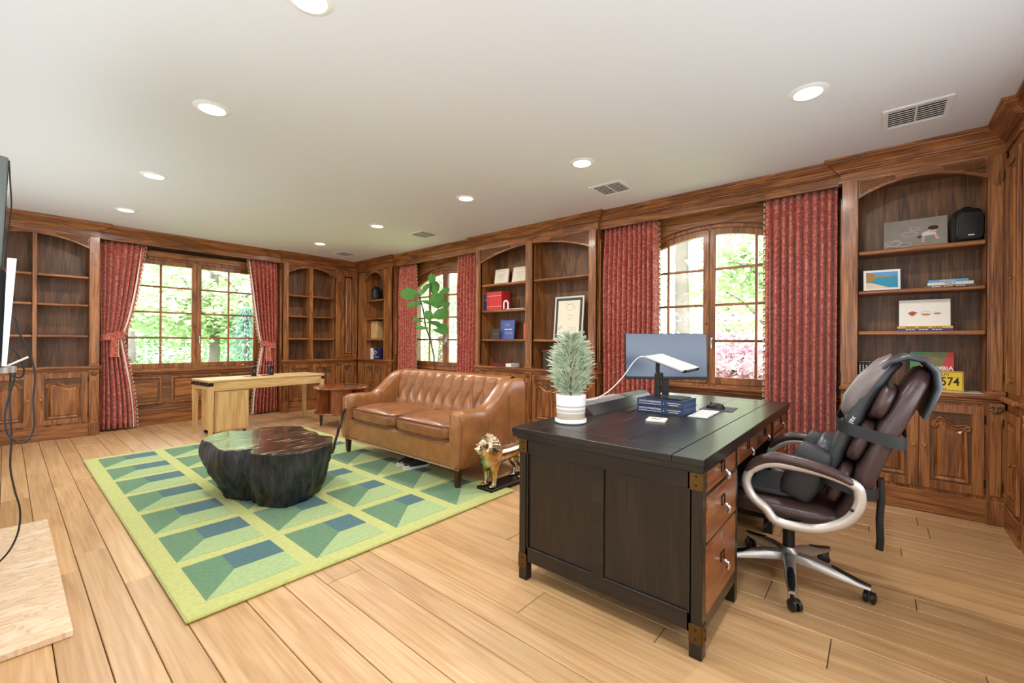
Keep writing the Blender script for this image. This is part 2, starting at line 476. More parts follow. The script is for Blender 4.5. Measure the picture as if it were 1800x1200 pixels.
# ---- crown moulding with its jogs round the bookcases
path = [(X0, YB), (.80, YB), (.80, YB+.055), (3.045, YB+.055), (3.045, YB), (4.09, YB), (4.09, YB+.03), (XR, YB+.03),
        (XR, 6.54), (XR+.055, 6.54), (XR+.055, 4.462), (XR, 4.462), (XR, 2.475), (XR+.055, 2.475), (XR+.055, .240), (XR, .240),
        (XR, FLY0), (4.0, FLY0), (4.0, FLY0-.055), (X0, FLY0-.055)]
prof = [(-.035, 2.551), (.010, 2.551), (.012, 2.556), (.012, 2.566), (.0, 2.572), (0, 2.628), (.010, 2.631), (.016, 2.640), (.030, 2.646), (.032, 2.655),
        (.040, 2.660), (.050, 2.678), (.072, 2.698), (.088, 2.706), (.090, 2.716), (.100, 2.720), (.102, 2.738), (-.035, 2.738)]
def sweep(path, prof):
    n = len(path); rings = []
    for i in range(n):
        p = Vector(path[i]+(0,))
        def nrm(a, b):
            d = Vector((b[0]-a[0], b[1]-a[1], 0)).normalized(); return Vector((d.y, -d.x, 0))
        n1 = nrm(path[i-1], path[i]) if i > 0 else None
        n2 = nrm(path[i], path[i+1]) if i < n-1 else None
        if n1 is None: nn = n2
        elif n2 is None: nn = n1
        else: nn = (n1+n2)/(1+n1.dot(n2))
        rings.append([(p.x+nn.x*o, p.y+nn.y*o, z) for o, z in prof])
    return rings
rings = sweep(path, prof)
for nm, a, b, mt in (('trim_1', 0, 8, 'oak_x'), ('trim_2', 7, 17, 'oak_y'), ('trim_3', 16, 20, 'oak_x')):
    MB().loft(rings[a:b]).build(nm, mt, smooth=25, kind='structure')
# filler strips above the bookcases behind the frieze
q = MB()
q.box(XR+.03, XW, FLY0, .226, 2.56, CEIL); q.box(XR+.03, XW, 2.491, 4.445, 2.56, CEIL); q.box(XR+.03, XW, 6.555, YW, 2.56, CEIL)
q.box(X0, .792, YB+.03, YW, 2.56, CEIL); q.box(3.06, XR+.03, YB+.06, YW, 2.56, CEIL)
q.build('trim_4', 'oak_back_x', smooth=0, kind='structure')

# ---- recessed lights
m, nt, p, N, L = newmat('lamp_lens')
p.inputs['Base Color'].default_value = (1, 1, 1, 1); p.inputs['Emission Color'].default_value = (1, .97, .92, 1); p.inputs['Emission Strength'].default_value = 6
def downlight(x, y, label, group):
    t = thing('recessed_light', label, 'ceiling light', (x, y, CEIL), 0, group)
    MB().lathe([(.070, -.002), (.074, -.010), (.098, -.005), (.104, 0), (.104, .004), (.070, .004)], 32).build('trim_ring', 'white_paint', t)
    MB().lathe([(.001, -.003), (.071, -.003), (.071, .002), (.001, .002)], 28).build('lens', 'lamp_lens', t)
    l = bpy.data.lights.new('lamp', 'AREA'); l.shape = 'DISK'; l.size = .13; l.energy = DOWNLIGHT_W; l.color = (1, .97, .94)
    o = bpy.data.objects.new('lamp', l); COL.objects.link(o); o.parent = t; o.location = (0, 0, -.012)
for x, y, lab in ((.875, .4, 'round recessed ceiling light over the bare boards behind the marble hearth'), (.854, 1.90, 'round recessed ceiling light over the boards before the rug'),
    (.86, 3.285, 'round recessed ceiling light over the near part of the rug beside the stump table'), (.875, 5.046, 'round recessed ceiling light over the far end of the rug'),
    (.90, 6.645, 'round recessed ceiling light between the rug and the empty bookcase with hanging cables'), (3.085, .324, 'round recessed ceiling light over the office chair'),
    (3.11, 1.888, 'round recessed ceiling light over the dark desk'), (3.112, 3.288, 'round recessed ceiling light over the lion end of the sofa'),
    (3.14, 4.99, 'round recessed ceiling light over the sofa end by the fig tree'), (3.158, 6.597, 'round recessed ceiling light over the drum table')):
    downlight(x, y, lab, 'recessed ceiling lights')
# ---- ceiling air vents
def vent(y, label):
    t = thing('air_vent', label, 'air vent', (3.81, y, CEIL), 0, 'square ceiling vents')
    h, w = .165, .03
    q = MB()
    for s in (-1, 1):
        a, b = sorted((s*h, s*(h-w))); q.box(a, b, -h, h, -.010, .001, .003); q.box(-h+w, h-w, a, b, -.010, .001, .003)
    q.build('frame', 'vent_white', t)
    MB().box(-h+w, h-w, -h+w, h-w, -.001, .0005).build('duct_shade', 'vent_dark', t, smooth=0)  # thin dark sheet standing in for the shade behind the slats
    for k in range(8):
        q = MB(); q.M = Matrix.Translation((-.116+k*.033, .0, -.006)) @ Matrix.Rotation(rad(-10), 4, 'Y')
        q.box(-.0075, .0075, -.137, .137, -.001, .001); q.build('slat', 'vent_white', t, smooth=0)
    MB().box(-.13, .13, -.004, .004, -.009, -.003).build('spreader_bar', 'vent_white', t, smooth=0)
vent(-.18, 'white square ceiling vent over the bookcase with the yellow licence plate')
vent(1.98, 'white square ceiling vent over the dark desk')
vent(4.87, 'white square ceiling vent in front of the window with the fig tree')
vent(7.05, 'white square ceiling vent by the far corner bookcases')
# ================================================================ BUILT-IN BOOKCASES
def scroll_curve(x0, x1, z, h):
    """carved ogee moulding with a spiral at each end"""
    pts = []
    def spiral(cx, cz, sgn, r0):
        out = []
        for k in range(22):
            t = k/21; a = t*2*PI*1.35; r = r0*(1-.75*t)
            out.append((cx+sgn*r*math.sin(a), cz+r*math.cos(a)))
        return out
    r = .020
    w = x1-x0
    a = spiral(x0+r, z, -1, r)[::-1]; b = spiral(x1-r, z-h*.25, 1, r)
    mid = bez([(x0+r, z+r, 0), (x0+w*.22, z+r+h*.55, 0), (x0+w*.42, z+h*.35, 0), (x0+w*.62, z-h*.05, 0), (x0+w*.80, z+h*.10, 0), (x1-r, z-h*.25+r, 0)], 7)
    return a+[(p.x, p.y) for p in mid[1:-1]]+b
def door(root, x0, x1, z0, z1, knob, flip=False, plainpanel=False, arched=False, ysh=0.0):
    """framed door; local y=0 is the cabinet face"""
    yf = -.016+ysh; fw = min(.06, (x1-x0)*.2)
    q = MB()
    q.box(x0, x0+fw, yf, .004, z0, z1, .003); q.box(x1-fw, x1, yf, .004, z0, z1, .003)
    q.box(x0+fw-.002, x1-fw+.002, yf+.0005, .004, z0, z0+fw, .003); q.box(x0+fw-.002, x1-fw+.002, yf+.0005, .004, z1-fw, z1, .003)
    d = q.build('door', 'oak_z', root)
    a, b, c, e = x0+fw, x1-fw, z0+fw, z1-fw
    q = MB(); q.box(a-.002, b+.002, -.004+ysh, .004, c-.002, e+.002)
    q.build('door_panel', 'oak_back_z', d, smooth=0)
    # raised field, with carved scroll above it
    hh = min(.10, (e-c)*.2)
    if plainpanel:
        rings = []
        def ring(ins, y):
            if arched:
                r = (b-a)/2-ins; cx = (a+b)/2
                return [(a+ins, y, c+ins), (b-ins, y, c+ins)]+[(cx+r*math.cos(PI*k/10), y, e-ins-r*.55+r*.55*math.sin(PI*k/10)) for k in range(11)]
            return [(a+ins, y, c+ins), (b-ins, y, c+ins), (b-ins, y, e-ins), (a+ins, y, e-ins)]
        q = MB(); q.loft([ring(.012, -.003+ysh), ring(.014, -.010+ysh), ring(.020, -.011+ysh), ring(.034, -.005+ysh), ring(.048, -.014+ysh), ring(.052, -.014+ysh)])
        q.build('raised_field', 'oak_z', d, smooth=20)
    else:
        curve = scroll_curve(a+.006, b-.006, e-hh*.9, hh*.62)
        if flip: curve = [(a+b-x, z) for x, z in curve][::-1]
        body = curve[21:-21]
        def ring(ins, y):
            n = len(body); pts = []
            for k, (x, z) in enumerate(body):
                xx = max(a+.012+ins, min(b-.012-ins, x)); pts.append((xx, y, z-.012-ins))
            return [(a+.012+ins, y, c+.012+ins), (b-.012-ins, y, c+.012+ins)]+[p for p in pts[::-1]]
        q = MB(); q.loft([ring(0, -.003+ysh), ring(.002, -.011+ysh), ring(.008, -.012+ysh), ring(.026, -.005+ysh), ring(.040, -.014+ysh), ring(.044, -.014+ysh)])
        q.build('raised_field', 'oak_z', d, smooth=20)
        q = MB(); q.tube([(x, -.012+ysh, z) for x, z in curve], .0075, 7)
        q.build('carved_scroll', 'oak_x', d, smooth=60)
        # crosshatched ground above the scroll
        q = MB(); zt = e-.004
        def zc(x):
            best = min(body, key=lambda p: abs(p[0]-x)); return best[1]+.010
        st = .022; span = zt-c
        k = a-.2
        while k < b+.2:
            for sg in (1, -1):
                seg = []
                for t in range(20):
                    z = zt-t*.008; x = k+sg*(zt-z)
                    if a+.004 < x < b-.004 and z > zc(x): seg.append((x, -.0045+ysh, z))
                    elif seg: break
                if len(seg) > 1: q.tube([seg[0], seg[-1]], .0016, 4)
            k += st
        if q.v: q.build('crosshatch', 'oak_back_x', d, smooth=0, kind='stuff')
    if knob:
        kx = x0+fw*.45 if knob == 'l' else x1-fw*.45
        kz = (z0+z1)/2 if not arched else z0+(z1-z0)*.47
        q = MB(); q.M = Matrix.Translation((kx, yf, kz)) @ Matrix.Rotation(PI/2, 4, 'X')
        q.lathe([(.014, 0), (.014, .003), (.005, .004), (.005, .014), (.011, .018), (.013, .024), (.009, .029), (.001, .030)], 14)
        q.build('knob', 'brass', d)
        hx = x1+.001 if knob == 'l' else x0-.001
        q = MB()
        for z in (z0+.09, z1-.09): MB().tube([(hx, yf-.002, z-.03), (hx, yf-.002, z+.03)], .0045, 7).build('hinge', 'dark_iron', d)
    return d
def pilaster(root, x0, x1, lower=True, zl=.874):
    w = x1-x0; i = min(.016, w*.2)
    q = MB(); q.box(x0, x1, -.022, .03, zl+.02, 2.553, .003)
    up = q.build('pilaster', 'oak_z', root)
    # raised shaft with the scalloped top
    cx = (x0+x1)/2; r = w/2-i
    zt = 2.36
    pts = [(x0+i, zl+.055), (x1-i, zl+.055)]+[(x1-i-2*r*k/10, zt-.030*math.sin(PI*k/10)) for k in range(11)]
    MB().prism(pts, 'y', -.0285, -.02).build('shaft_panel', 'oak_z', up, smooth=20)
    MB().box(x0-.004, x1+.004, -.030, .03, zl+.018, zl+.045, .004).build('base_block', 'oak_x', up)
    if lower:
        q = MB(); q.box(x0, x1, -.022, .03, .16, zl-.035, .003); lo = q.build('lower_pilaster', 'oak_z', root)
        MB().box(x0+i, x1-i, -.0285, -.02, .20, zl-.16, .004).build('shaft_panel', 'oak_z', lo)
        MB().box(x0-.004, x1+.004, -.028, .03, 0, .165, .004).build('plinth_block', 'oak_z', lo)
        q = MB(); zc = zl-.085
        for k in range(5):
            a = rad(200+k*35); q.ball((cx+math.cos(a)*w*.25, -.026, zc+.012+math.sin(a)*.020), (w*.17, .008, .014), 8, 5)
        q.ball((cx, -.029, zc), (.011, .010, .022), 8, 6)
        q.tube([(cx-w*.4, -.026, zc+.015), (cx-w*.2, -.030, zc+.03), (cx, -.028, zc+.018), (cx+w*.2, -.030, zc+.03), (cx+w*.4, -.026, zc+.015)], .006, 6)
        q.build('carved_rosette', 'oak_back_z', lo, smooth=60)
def bookcase(name, label, loc, rz, x0, x1, pils, cols, shelves, doors, ledge, depth=.285, ends='', arch=None, spring=2.405, crownz=2.505, zl=.874, extra=None, group=None):
    """x0..x1 body; pils list of (x0,x1); cols list of (x0,x1); shelves per column; doors (x0,x1,knob,flip)"""
    t = thing(name, label, 'bookcase', loc, rz, group)
    zt = 2.553
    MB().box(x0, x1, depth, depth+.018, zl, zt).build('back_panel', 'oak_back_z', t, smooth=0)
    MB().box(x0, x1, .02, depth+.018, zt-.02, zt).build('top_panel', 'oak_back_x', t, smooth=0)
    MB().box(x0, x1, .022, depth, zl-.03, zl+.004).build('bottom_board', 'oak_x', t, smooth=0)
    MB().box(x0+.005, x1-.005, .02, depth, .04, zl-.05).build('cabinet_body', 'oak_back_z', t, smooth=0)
    # uprights between openings
    edges = [x0]+[e for c in cols for e in c]+[x1]
    for k in range(0, len(edges), 2):
        a, b = edges[k], edges[k+1]
        if b-a > .004:
            MB().box(a, b, .002, depth, zl+.004, zt-.02, .002).build('upright', 'oak_z', t)
    for a, b in pils: pilaster(t, a, b, True, zl)
    for (a, b), zs in zip(cols, shelves):
        for z in zs:
            q = MB(); q.box(a-.001, b+.001, .026, depth+.002, z-.027, z-.003, .002); q.box(a-.001, b+.001, .014, .03, z-.032, z, .008)
            q.build('shelf', 'oak_x', t)
    # arched head
    a0, a1 = arch or (cols[0][0], cols[-1][1])
    cx = (a0+a1)/2; hw = (a1-a0)/2; rise = crownz-spring; R = (hw*hw+rise*rise)/(2*rise)
    az = lambda x: crownz-(R-math.sqrt(max(0, R*R-(x-cx)**2)))
    n = 24; X = [a0+(a1-a0)*k/n for k in range(n+1)]
    q = MB()
    for k in range(n): q.prism([(X[k], az(X[k])), (X[k+1], az(X[k+1])), (X[k+1], zt), (X[k], zt)], 'y', -.004, .02)
    for k in range(n): q.prism([(X[k], az(X[k])), (X[k+1], az(X[k+1])), (X[k+1], az(X[k+1])+.014), (X[k], az(X[k])+.014)], 'y', -.012, -.003)
    ar = q.build('arched_head', 'oak_x', t, smooth=20)
    q = MB(); st = .020; lo = lambda x: az(x)+.020; hi = zt-.008
    k = a0-.3
    while k < a1+.3:
        for sg in (1, -1):
            seg = []
            for i in range(40):
                z = hi-i*.006; x = k+sg*(hi-z)*1.3
                if a0+.006 < x < a1-.006 and abs(x-cx) > hw*.36 and z > lo(x): seg.append((x, -.006, z))
                elif seg: break
            if len(seg) > 1: q.tube([seg[0], seg[-1]], .0024, 4)
        k += st
    if q.v: q.build('carved_lattice', 'oak_back_x', ar, smooth=0, kind='stuff')
    # moulded ledge, face frame, plinth
    a, b = ledge
    q = MB(); q.box(a, b, -.042, .03, zl-.012, zl+.020, .010); q.box(a+.008, b-.008, -.030, .03, zl-.028, zl-.010, .006); q.box(a+.014, b-.014, -.020, .02, zl-.044, zl-.026, .005)
    q.build('ledge', 'oak_x', t)
    MB().box(x0, x1, .0, .022, .155, zl-.04, .002).build('face_frame', 'oak_z', t)
    MB().box(x0, x1, -.012, .022, 0, .158, .004).build('plinth', 'oak_x', t)
    for dd in doors: door(t, dd[0], dd[1], .185, zl-.065, dd[2], dd[3])
    # panelled ends facing the window bays
    for e in ends:
        xe = x0 if e == 'l' else x1; s = -1 if e == 'l' else 1
        def bx(q, dx0, dx1, *r):
            a, b = sorted((xe+s*dx0, xe+s*dx1)); q.box(a, b, *r)
        q = MB(); bx(q, -.02, .004, .031, depth+.02, 0, zt)
        en = q.build('end_panel', 'oak_z', t, smooth=0)
        for za, zb in ((.22, .74), (1.0, 2.45)):
            q = MB()
            for ya, yb, z2, z3 in ((.07, .09, za, zb), (depth-.06, depth-.04, za, zb), (.071, depth-.041, za, za+.02), (.071, depth-.041, zb-.02, zb)): bx(q, .0, .014, ya, yb, z2, z3, .005)
            q.build('end_moulding', 'oak_z', en)
        q = MB(); bx(q, -.01, .018, .032, depth+.02, zl-.01, zl+.02, .008); q.build('end_ledge', 'oak_y', en)
    return t
RZ = -PI/2
def R_(y): return -(y)          # world y -> local x on the right wall (origin y=0)
# right wall, nearest the desk chair: one wide column
case_plate = bookcase('bookcase', 'oak bookcase with one arched opening holding the yellow licence plate', (XR, 0, 0), RZ, -.226, .665,
    [(-.226, -.124), (.578, .665)], [(-.124, .578)], [(1.984, 1.668, 1.345)],
    [(-.115, .234, 'r', True), (.238, .570, 'l', False)], (-.235, .665), ends='l')
# right wall, middle: two columns with a fluted post
case_mid = bookcase('bookcase', 'oak bookcase between the two arched windows holding the red book set', (XR, 0, 0), RZ, -4.445, -2.491,
    [(-4.445, -4.364), (-3.527, -3.423), (-2.581, -2.491)], [(-4.364, -3.527), (-3.423, -2.581)], [(2.05, 1.682, 1.272), (2.05, 1.272)],
    [(-4.355, -3.95, 'r', False), (-3.945, -3.537, 'l', True), (-3.413, -3.01, 'r', False), (-3.005, -2.591, 'l', True)], (-4.47, -2.465), ends='lr', spring=2.36, crownz=2.515)
# right wall, far corner: narrow
case_corner = bookcase('bookcase', 'narrow oak corner bookcase holding the wooden wine box', (XR, 0, 0), RZ, -7.69, -6.555,
    [(-6.66, -6.555)], [(-7.43, -6.83)], [(2.0, 1.66, 1.275)],
    [(-7.42, -7.13, 'r', False), (-7.125, -6.84, 'l', True)], (-7.66, -6.53), ends='r', spring=2.33, crownz=2.50)
# back wall, beside the corner: two columns plus a tall cupboard door
case_bare = bookcase('bookcase', 'empty oak bookcase with two columns beside a tall corner cupboard door', (0, YB, 0), 0, 3.06, XR-.002,
    [(3.06, 3.145), (3.99, 4.09)], [(3.145, 3.515), (3.575, 3.99)], [(2.03, 1.67, 1.275), (2.03, 1.67, 1.275)],
    [(3.155, 3.56, 'r', True), (3.57, 3.98, 'l', False), (4.11, 4.37, 'l', True)], (3.03, XR-.045), ends='l', spring=2.40, crownz=2.52)
door(case_bare, 4.11, 4.37, .93, 2.50, 'l', plainpanel=True, arched=True)
MB().box(4.09, XR, -.004, .004, .9, 2.553, .002).build('cupboard_frame', 'oak_z', case_bare)
# back wall, left: two columns, first half cut by the picture edge
case_left = bookcase('bookcase', 'empty oak bookcase beyond the hanging cables and game console', (0, YB, 0), 0, -.337, .792,
    [(-.337, -.242), (.697, .792)], [(-.242, .209), (.246, .697)], [(2.04, 1.68, 1.29), (2.04, 1.68, 1.29)],
    [(-.232, .203, 'r', True), (.252, .687, 'l', False)], (-.36, .815), ends='r', spring=2.395, crownz=2.51)
# near wall return beside the plate bookcase: tall cupboard
t = thing('cupboard', 'tall oak cupboard with brass knob beside the plate bookcase', 'cupboard', (XR-.045, FLY0, 0), PI)
MB().box(.0, .385, .005, .27, 0, 2.553).build('cupboard_body', 'oak_z', t, smooth=0)
door(t, .035, .37, .93, 2.48, 'r', plainpanel=True, arched=True)
door(t, .035, .37, .19, .80, 'r', plainpanel=True)
MB().box(0, .385, -.035, .005, .86, .894, .010).build('ledge', 'oak_x', t)
MB().box(0, .385, -.010, .006, 0, .158, .004).build('plinth', 'oak_x', t)
t2 = thing('cupboard', 'tall oak cupboard front with carved corner post past the brass-knob door', 'cupboard', (3.998, FLY0-.03, 0), PI)
q = MB(); q.box(0.004, .75, .0, .24, 0, 2.553); q.build('cupboard_body', 'oak_z', t2, smooth=0)
q = MB(); q.box(.0, .09, -.03, .02, .0, .16, .004); q.box(.004, .086, -.022, .02, .16, .83, .004); q.box(.004, .086, -.022, .02, .9, 2.55, .004)
for k in range(6): q.ball((.045+.012*math.sin(k*2), -.026, .74+.014*k), (.022, .010, .014), 8, 5)
q.build('corner_post', 'oak_z', t2)
MB().box(0, .75, -.04, .005, .86, .894, .010).build('ledge', 'oak_x', t2)
door(t2, .12, .68, .19, .80, 'l', plainpanel=True); door(t2, .12, .68, .93, 2.48, 'l', plainpanel=True, arched=True)
# ================================================================ OUTSIDE
def foliage_mat(name, cols, trans=.5):
    m, nt, p, N, L = newmat(name); nt.nodes.remove(p)
    gi = N('ShaderNodeNewGeometry'); r = N('ShaderNodeValToRGB')
    while len(r.color_ramp.elements) < len(cols): r.color_ramp.elements.new(.5)
    for i, c in enumerate(cols): r.color_ramp.elements[i].position = i/(len(cols)-1); r.color_ramp.elements[i].color = c
    L(gi.outputs['Random Per Island'], r.inputs['Fac'])
    d = N('ShaderNodeBsdfDiffuse'); t = N('ShaderNodeBsdfTranslucent'); mx = N('ShaderNodeMixShader'); mx.inputs[0].default_value = trans
    L(r.outputs[0], d.inputs[0]); L(r.outputs[0], t.inputs[0]); L(d.outputs[0], mx.inputs[1]); L(t.outputs[0], mx.inputs[2])
    L(mx.outputs[0], nt.nodes['Material Output'].inputs[0])
foliage_mat('leaf_green', [S(110, 146, 98), S(148, 182, 132), S(186, 210, 168)])
foliage_mat('leaf_pale', [S(164, 186, 142), S(196, 212, 176), S(220, 230, 204)])
foliage_mat('leaf_pink', [S(158, 116, 132), S(190, 150, 164), S(212, 182, 192)])
foliage_mat('leaf_spruce', [S(104, 140, 132), S(140, 172, 164), S(176, 200, 192)])
plain('bark', S(112, 104, 98), .9, bump=.5, bscale=12, var=.2)
plain('lawn', S(150, 178, 110), .95, var=.2, bscale=20)
MB().box(-40, 60, -40, 60, -1.4, -1.21).build('lawn', 'lawn', smooth=0, label='pale green lawn outside the windows', cat='lawn', kind='stuff')
def tree(name, label, x, y, h, crown, leaf, n, seed, cz=None, lean=(0, 0), tr=.18, size=.16, flat=1.0):
    R = random.Random(seed); t = thing(name, label, 'tree', (x, y, -1.2), R.random()*6, 'garden trees')
    q = MB(); pts = [(lean[0]*k/6+R.uniform(-.06, .06), lean[1]*k/6+R.uniform(-.06, .06), h*k/6) for k in range(7)]
    q.tube(pts, [tr*(1-.1*k) for k in range(7)], 9)
    q.build('trunk', 'bark', t)
    cz = cz or h*.75
    cl = [(R.gauss(0, .42), R.gauss(0, .42), R.gauss(0, .42)) for _ in range(max(9, n//160))]
    for k in range(7):
        c = cl[k]; z0 = h*R.uniform(.35, .8); c = (c[0], c[1], max(c[2], (.5-cz)/crown[2]))
        MB().tube(bez([(lean[0]*.5, lean[1]*.5, z0), (c[0]*crown[0]*.5, c[1]*crown[1]*.5, (z0+cz+c[2]*crown[2])/2+.2), (c[0]*crown[0], c[1]*crown[1], cz+c[2]*crown[2])], 4), [tr*.3*(1-i*.09) for i in range(9)], 6).build('branch', 'bark', t)
    n = int(n*1.7); size *= .66
    q = MB()
    for i in range(n):
        c = R.choice(cl); s = size*R.uniform(.6, 1.3)
        p = Vector((c[0]*crown[0]+R.gauss(0, .22)*crown[0], c[1]*crown[1]+R.gauss(0, .22)*crown[1], cz+c[2]*crown[2]+R.gauss(0, .10)*crown[2]*flat))
        p.z = max(p.z, .4)
        u = Vector((R.gauss(0, 1), R.gauss(0, 1), R.gauss(0, .5))).normalized(); w = u.cross(Vector((R.gauss(0, .6), R.gauss(0, .6), 1))).normalized()
        a = p-u*s*.5; b = p+w*s*.3; d = p+u*s*.5; e = p-w*s*.3
        q.add([a, b, d, e], [(0, 1, 2, 3)])
    q.build('foliage', leaf, t, smooth=0, kind='stuff', fixn=False)
G = [  # beyond the wide back window
 ('garden_tree', 'bright green maple with layered branches outside the wide window', 0.4, 12.6, 5.5, (2.2, 1.6, 2.0), 'leaf_green', 5200, 1, 2.6),
 ('garden_tree', 'light green tree filling the middle of the wide window', 3.6, 13.5, 6.5, (2.4, 1.8, 2.4), 'leaf_pale', 5200, 2, 3.2),
 ('garden_tree', 'dark-trunked leafy tree far behind the wide window', 5.5, 17.5, 8, (3.2, 2, 3.2), 'leaf_green', 4200, 3, 4.2),
 ('garden_tree', 'tall leafy tree far behind the maple of the wide window', 1.6, 18.5, 9, (3.5, 2, 3.4), 'leaf_pale', 4200, 4, 4.4),
 ('garden_tree', 'bushy green shrub tree low under the wide window', 1.6, 11.4, 2.6, (2.0, .9, .9), 'leaf_green', 3600, 5, 1.5),
 # beyond the arched windows
 ('garden_tree', 'thick grey trunk tree seen through the arched window behind the monitor', 12.0, 4.12, 13, (3.4, 3.4, 3.0), 'leaf_pale', 5200, 7, 8.5),
 ('garden_tree', 'pale yellow green tree behind the pink maple', 13.5, 2.2, 7.5, (2.4, 2.6, 2.8), 'leaf_pale', 4600, 8, 4.6),
 ('garden_tree', 'light green tree outside the arched window with the fig', 9.5, 11.2, 6, (2.2, 2.4, 2.4), 'leaf_pale', 4600, 9, 3.4),
 ('garden_tree', 'tall green tree far outside the arched window with the fig', 14.5, 15.5, 8, (3, 3, 3), 'leaf_green', 3600, 10, 4.2),
 ('garden_tree', 'broad pale tree in the far hedge behind the spruce', 8.5, 22.0, 8, (4.0, 2, 3.6), 'leaf_pale', 5200, 21, 3.6),
 ('garden_tree', 'broad green tree in the far hedge behind the wide window mullion', 3.2, 23.0, 8, (4.0, 2, 3.6), 'leaf_green', 5200, 22, 3.6),
 ('garden_tree', 'broad pale tree in the far hedge behind the tied curtain', -2.5, 21.0, 8, (4.0, 2, 3.6), 'leaf_pale', 5200, 23, 3.6),
 ('garden_tree', 'broad pale tree in the far hedge behind the fig tree window', 19.5, 21.0, 8, (4.0, 4, 3.6), 'leaf_pale', 5200, 24, 3.6),
 ('garden_tree', 'broad green tree in the far hedge between the arched windows', 20.0, 11.0, 8, (3.4, 4, 3.6), 'leaf_pale', 5200, 25, 3.6),
 ('garden_tree', 'broad pale tree in the far hedge behind the desk window', 20.5, 5.0, 8, (3.4, 4, 3.6), 'leaf_pale', 5200, 26, 3.6),
 ('garden_tree', 'pale tree at the far edge of the arched desk window', 15.0, 7.5, 8, (2.6, 2.6, 3), 'leaf_pale', 3800, 11, 4.4),
]
for g in G: tree(*g[:9], cz=g[9], tr=.22 if g[8] == 7 else .15, size=.16 if g[3] < 13 and g[2] < 10 else .30)
tree('garden_maple', 'pink leaved Japanese maple low outside the arched desk window', 8.3, 1.9, 2.6, (1.4, 1.7, .75), 'leaf_pink', 5200, 12, cz=2.0, tr=.08, size=.13, flat=.6)
# blue-green spruce low at the right of the wide window
R = random.Random(77); t = thing('garden_spruce', 'blue green spruce behind the right pane of the wide window', 'tree', (3.55, 10.9, -1.2), 0, 'garden trees')
MB().tube([(0, 0, 0), (0, 0, 3.2)], [.09, .03], 8).build('trunk', 'bark', t)
q = MB()
for i in range(5200):
    z = 3.2*R.random(); r = (1-z/3.4)*1.25*math.sqrt(R.random()); a = R.random()*2*PI
    p = Vector((r*math.cos(a), r*math.sin(a), max(.2, z-.2*r))); u = Vector((math.cos(a), math.sin(a), -.45+R.gauss(0, .3))).normalized(); w = u.cross(Vector((0, 0, 1))).normalized(); s = .13
    q.add([p, p+w*s*.10+u*s*.5, p+u*s, p-w*s*.10+u*s*.5], [(0, 1, 2, 3)])
q.build('foliage', 'leaf_spruce', t, smooth=0, kind='stuff', fixn=False)

# ================================================================ CURTAINS
m, nt, p, N, L = newmat('paisley')
tc = N('ShaderNodeTexCoord')
v1 = N('ShaderNodeTexVoronoi'); v1.feature = 'DISTANCE_TO_EDGE'; v1.inputs['Scale'].default_value = 16
nz = N('ShaderNodeTexNoise'); nz.inputs['Scale'].default_value = 7; nz.inputs['Detail'].default_value = 3
mixv = N('ShaderNodeMix'); mixv.data_type = 'VECTOR'; mixv.inputs['Factor'].default_value = .16
L(tc.outputs['Object'], nz.inputs['Vector']); L(tc.outputs['Object'], mixv.inputs['A']); L(nz.outputs['Color'], mixv.inputs['B']); L(mixv.outputs['Result'], v1.inputs['Vector'])
wv = N('ShaderNodeTexWave'); wv.wave_type = 'RINGS'; wv.inputs['Scale'].default_value = 5; wv.inputs['Distortion'].default_value = 14; wv.inputs['Detail'].default_value = 3; wv.inputs['Detail Scale'].default_value = 2.4
L(tc.outputs['Object'], wv.inputs['Vector'])
r1 = N('ShaderNodeValToRGB'); r1.color_ramp.elements[0].position = .0; r1.color_ramp.elements[0].color = S(206, 152, 118); r1.color_ramp.elements[1].position = .09; r1.color_ramp.elements[1].color = S(178, 70, 62)
L(v1.outputs['Distance'], r1.inputs['Fac'])
r2 = N('ShaderNodeValToRGB'); e = r2.color_ramp.elements; e[0].position = .2; e[0].color = S(156, 58, 54); e[1].position = 1.0; e[1].color = S(204, 142, 112)
k = e.new(.55); k.color = S(186, 78, 68)
L(wv.outputs['Fac'], r2.inputs['Fac'])
mc = N('ShaderNodeMix'); mc.data_type = 'RGBA'; mc.inputs['Factor'].default_value = .5
L(r1.outputs[0], mc.inputs['A']); L(r2.outputs[0], mc.inputs['B']); L(mc.outputs['Result'], p.inputs['Base Color'])
p.inputs['Roughness'].default_value = .75; p.inputs['Sheen Weight'].default_value = .15
plain('tassel', S(196, 168, 128), .8); plain('tassel_dark', S(74, 46, 36), .8); plain('lining', S(236, 230, 220), .9)
